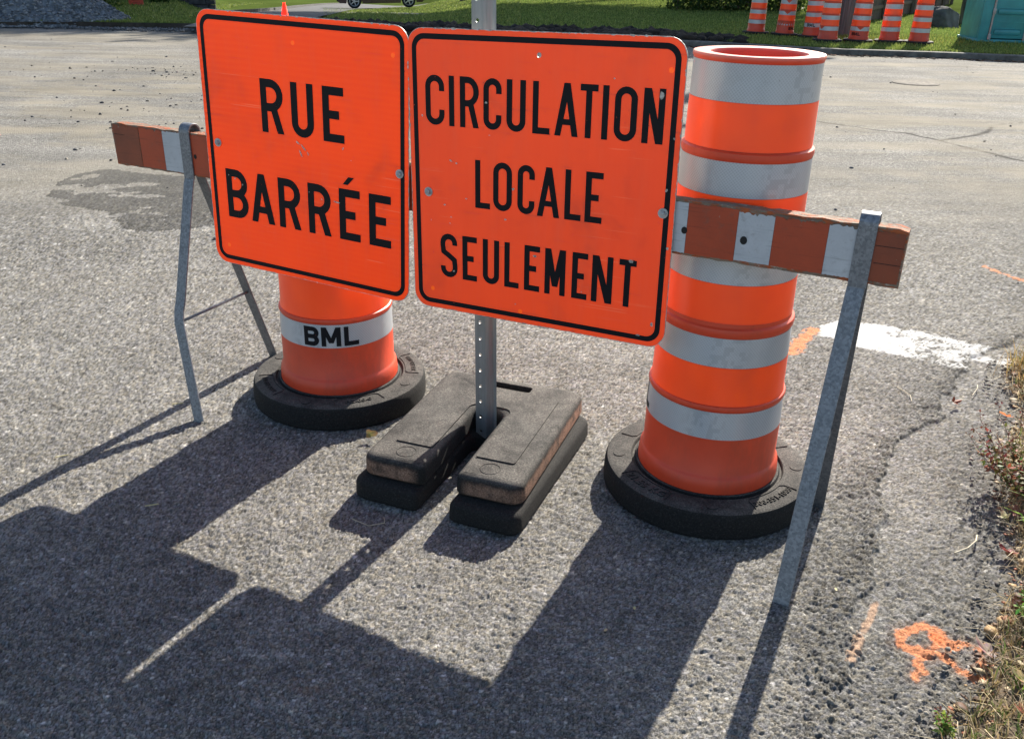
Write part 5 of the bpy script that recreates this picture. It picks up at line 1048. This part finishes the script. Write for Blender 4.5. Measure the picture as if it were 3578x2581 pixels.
def leaf_mesh(s, r, col, lobes=5, curl=.5):
    P = []; n = lobes * 4
    for k in range(n):
        a_ = 2 * math.pi * k / n; q = .55 + .45 * abs(math.cos(a_ * lobes / 2)) ** 1.5; q *= .75 + .25 * math.cos(a_); P.append((s * q * math.cos(a_), s * q * .8 * math.sin(a_)))
    V = [(0, 0, 0)] + [(x, y, curl * (x * x + y * y) / s * r.uniform(.6, 1.3) + .12 * s * abs(y) / s) for x, y in P] ; F = [(0, 1 + k, 1 + (k + 1) % n) for k in range(n)]; me = mesh_vf(V, F); c = np.array([[v * r.uniform(.75, 1.25) for v in col] for _ in V], np.float32); vcol(me, 'acol', c); return me
rl = random.Random(77)
def leaf(label, X, Y, s, col, rx=0., ry=0., rz=0., lobes=5, curl=.5, z=None, cat='leaf'):
    o = obj('fallen_leaf', leaf_mesh(s, rl, col, lobes, curl), LEAF); zz = (float(vz(np.array([X]), np.array([Y]))[0]) if X > ve_x(Y) else float(gz(Y)) + .002) if z is None else z; o.location = (X, Y, zz + s * .25 * (abs(rx) + abs(ry) > .3) + .004); o.rotation_euler = (rx, ry, rz); tag(o, label, cat); return o
leaf('tan curled leaf leaning on the left drum\'s rubber ring', -.440, 2.455, .028, (.28, .17, .08), R_(58), 0, R_(8), 3, .3, .012)
leaf('russet curled leaf on the asphalt right of the plank', 1.536, 2.80, .030, (.26, .07, .035), R_(35), R_(20), .6)
leaf('pale mauve maple leaf lying on the orange paint at the bottom right', 1.062, 1.548, .040, (.38, .24, .24), R_(15), R_(-12), 2.1, 5, .3)
leaf('brown and purple leaf under the red-stemmed weed', 1.40, 2.10, .042, (.20, .07, .06), R_(20), R_(10), .3)
leaf('cream upturned leaf beside the purple leaf under the weed', 1.365, 2.085, .030, (.55, .42, .26), R_(-25), R_(15), 1.2)
leaf('orange leaf caught in the weed at the right edge', 1.60, 2.58, .036, (.65, .26, .12), R_(30), R_(20), 2., z=.06)
leaf('dark brown leaf in the grass above the mauve leaf', 1.205, 1.70, .040, (.14, .055, .03), R_(25), R_(-20), .4)
leaf('rusty leaf nearest the bottom right corner', 1.05, 1.36, .038, (.32, .12, .06), R_(12), R_(22), 1.4)
leaf('yellow-tan leaf between the mauve leaf and the corner', 1.09, 1.455, .034, (.48, .34, .16), R_(10), R_(-15), 2.6)
leaf('pale straw-coloured leaf in the grass beside the orange paint', 1.13, 1.51, .030, (.55, .44, .27), R_(-15), R_(25), .9)
leaf('maroon leaf at the frame edge below the weeds', 1.30, 1.92, .036, (.24, .05, .045), R_(18), R_(15), 2.2)
for (X, Y, rz, lab) in ((.300, 1.677, 1.4, 'small pale seed on the asphalt in the right drum\'s shadow'), (.225, 1.60, .9, 'twisted tan seed on the asphalt left of the first seed'), (.80, 1.765, 1.5, 'pale green seed at the top of the faint orange line')):
    leaf(lab, X, Y, .0085, (.55, .48, .26), .1, .1, rz, 2, .2, cat='seed')
def twig(label, pts, r0=.0014, col=(.5, .44, .30)):
    b = bmesh.new()
    for p, q in zip(pts[:-1], pts[1:]): add_tube(b, p, q, r0, r0, 6)
    o = obj('straw', b, simple('straw_colour', col, .7, 0, .1, 60)); tag(o, label, 'straw')
twig('bent pale straw on the asphalt below the weeds', [(1.16, 1.93, .004), (1.20, 1.945, .010), (1.235, 1.975, .012), (1.255, 2.01, .006)], .0022)
twig('thin curved straw near the russet leaf, towards the plank', [(1.40, 2.82, .003), (1.41, 2.86, .007), (1.40, 2.90, .006), (1.39, 2.93, .003)])
twig('thin hooked straw between the russet leaf and the white paint', [(1.64, 2.88, .003), (1.68, 2.93, .007), (1.70, 2.97, .003)])
twig('curved straw on the asphalt in front of the left weight', [(-.42, 2.02, .003), (-.37, 1.985, .006), (-.33, 2.0, .006), (-.335, 2.03, .003)], .001)
for (X, Y, a_, lab) in ((-.99, 2.055, .3, 'yellow pine needle left of the left steel leg'), (-1.13, 2.66, .2, 'pale needle on the sunlit asphalt near the left edge'), (-.80, 2.85, .1, 'pale needle between the plank foot and the left edge'), (-1.35, 2.30, .4, 'yellow needle beside the long leg shadow')): twig(lab, [(X, Y, .004), (X + .035 * math.cos(a_), Y + .035 * math.sin(a_), .005)], .0014, (.6, .52, .24))
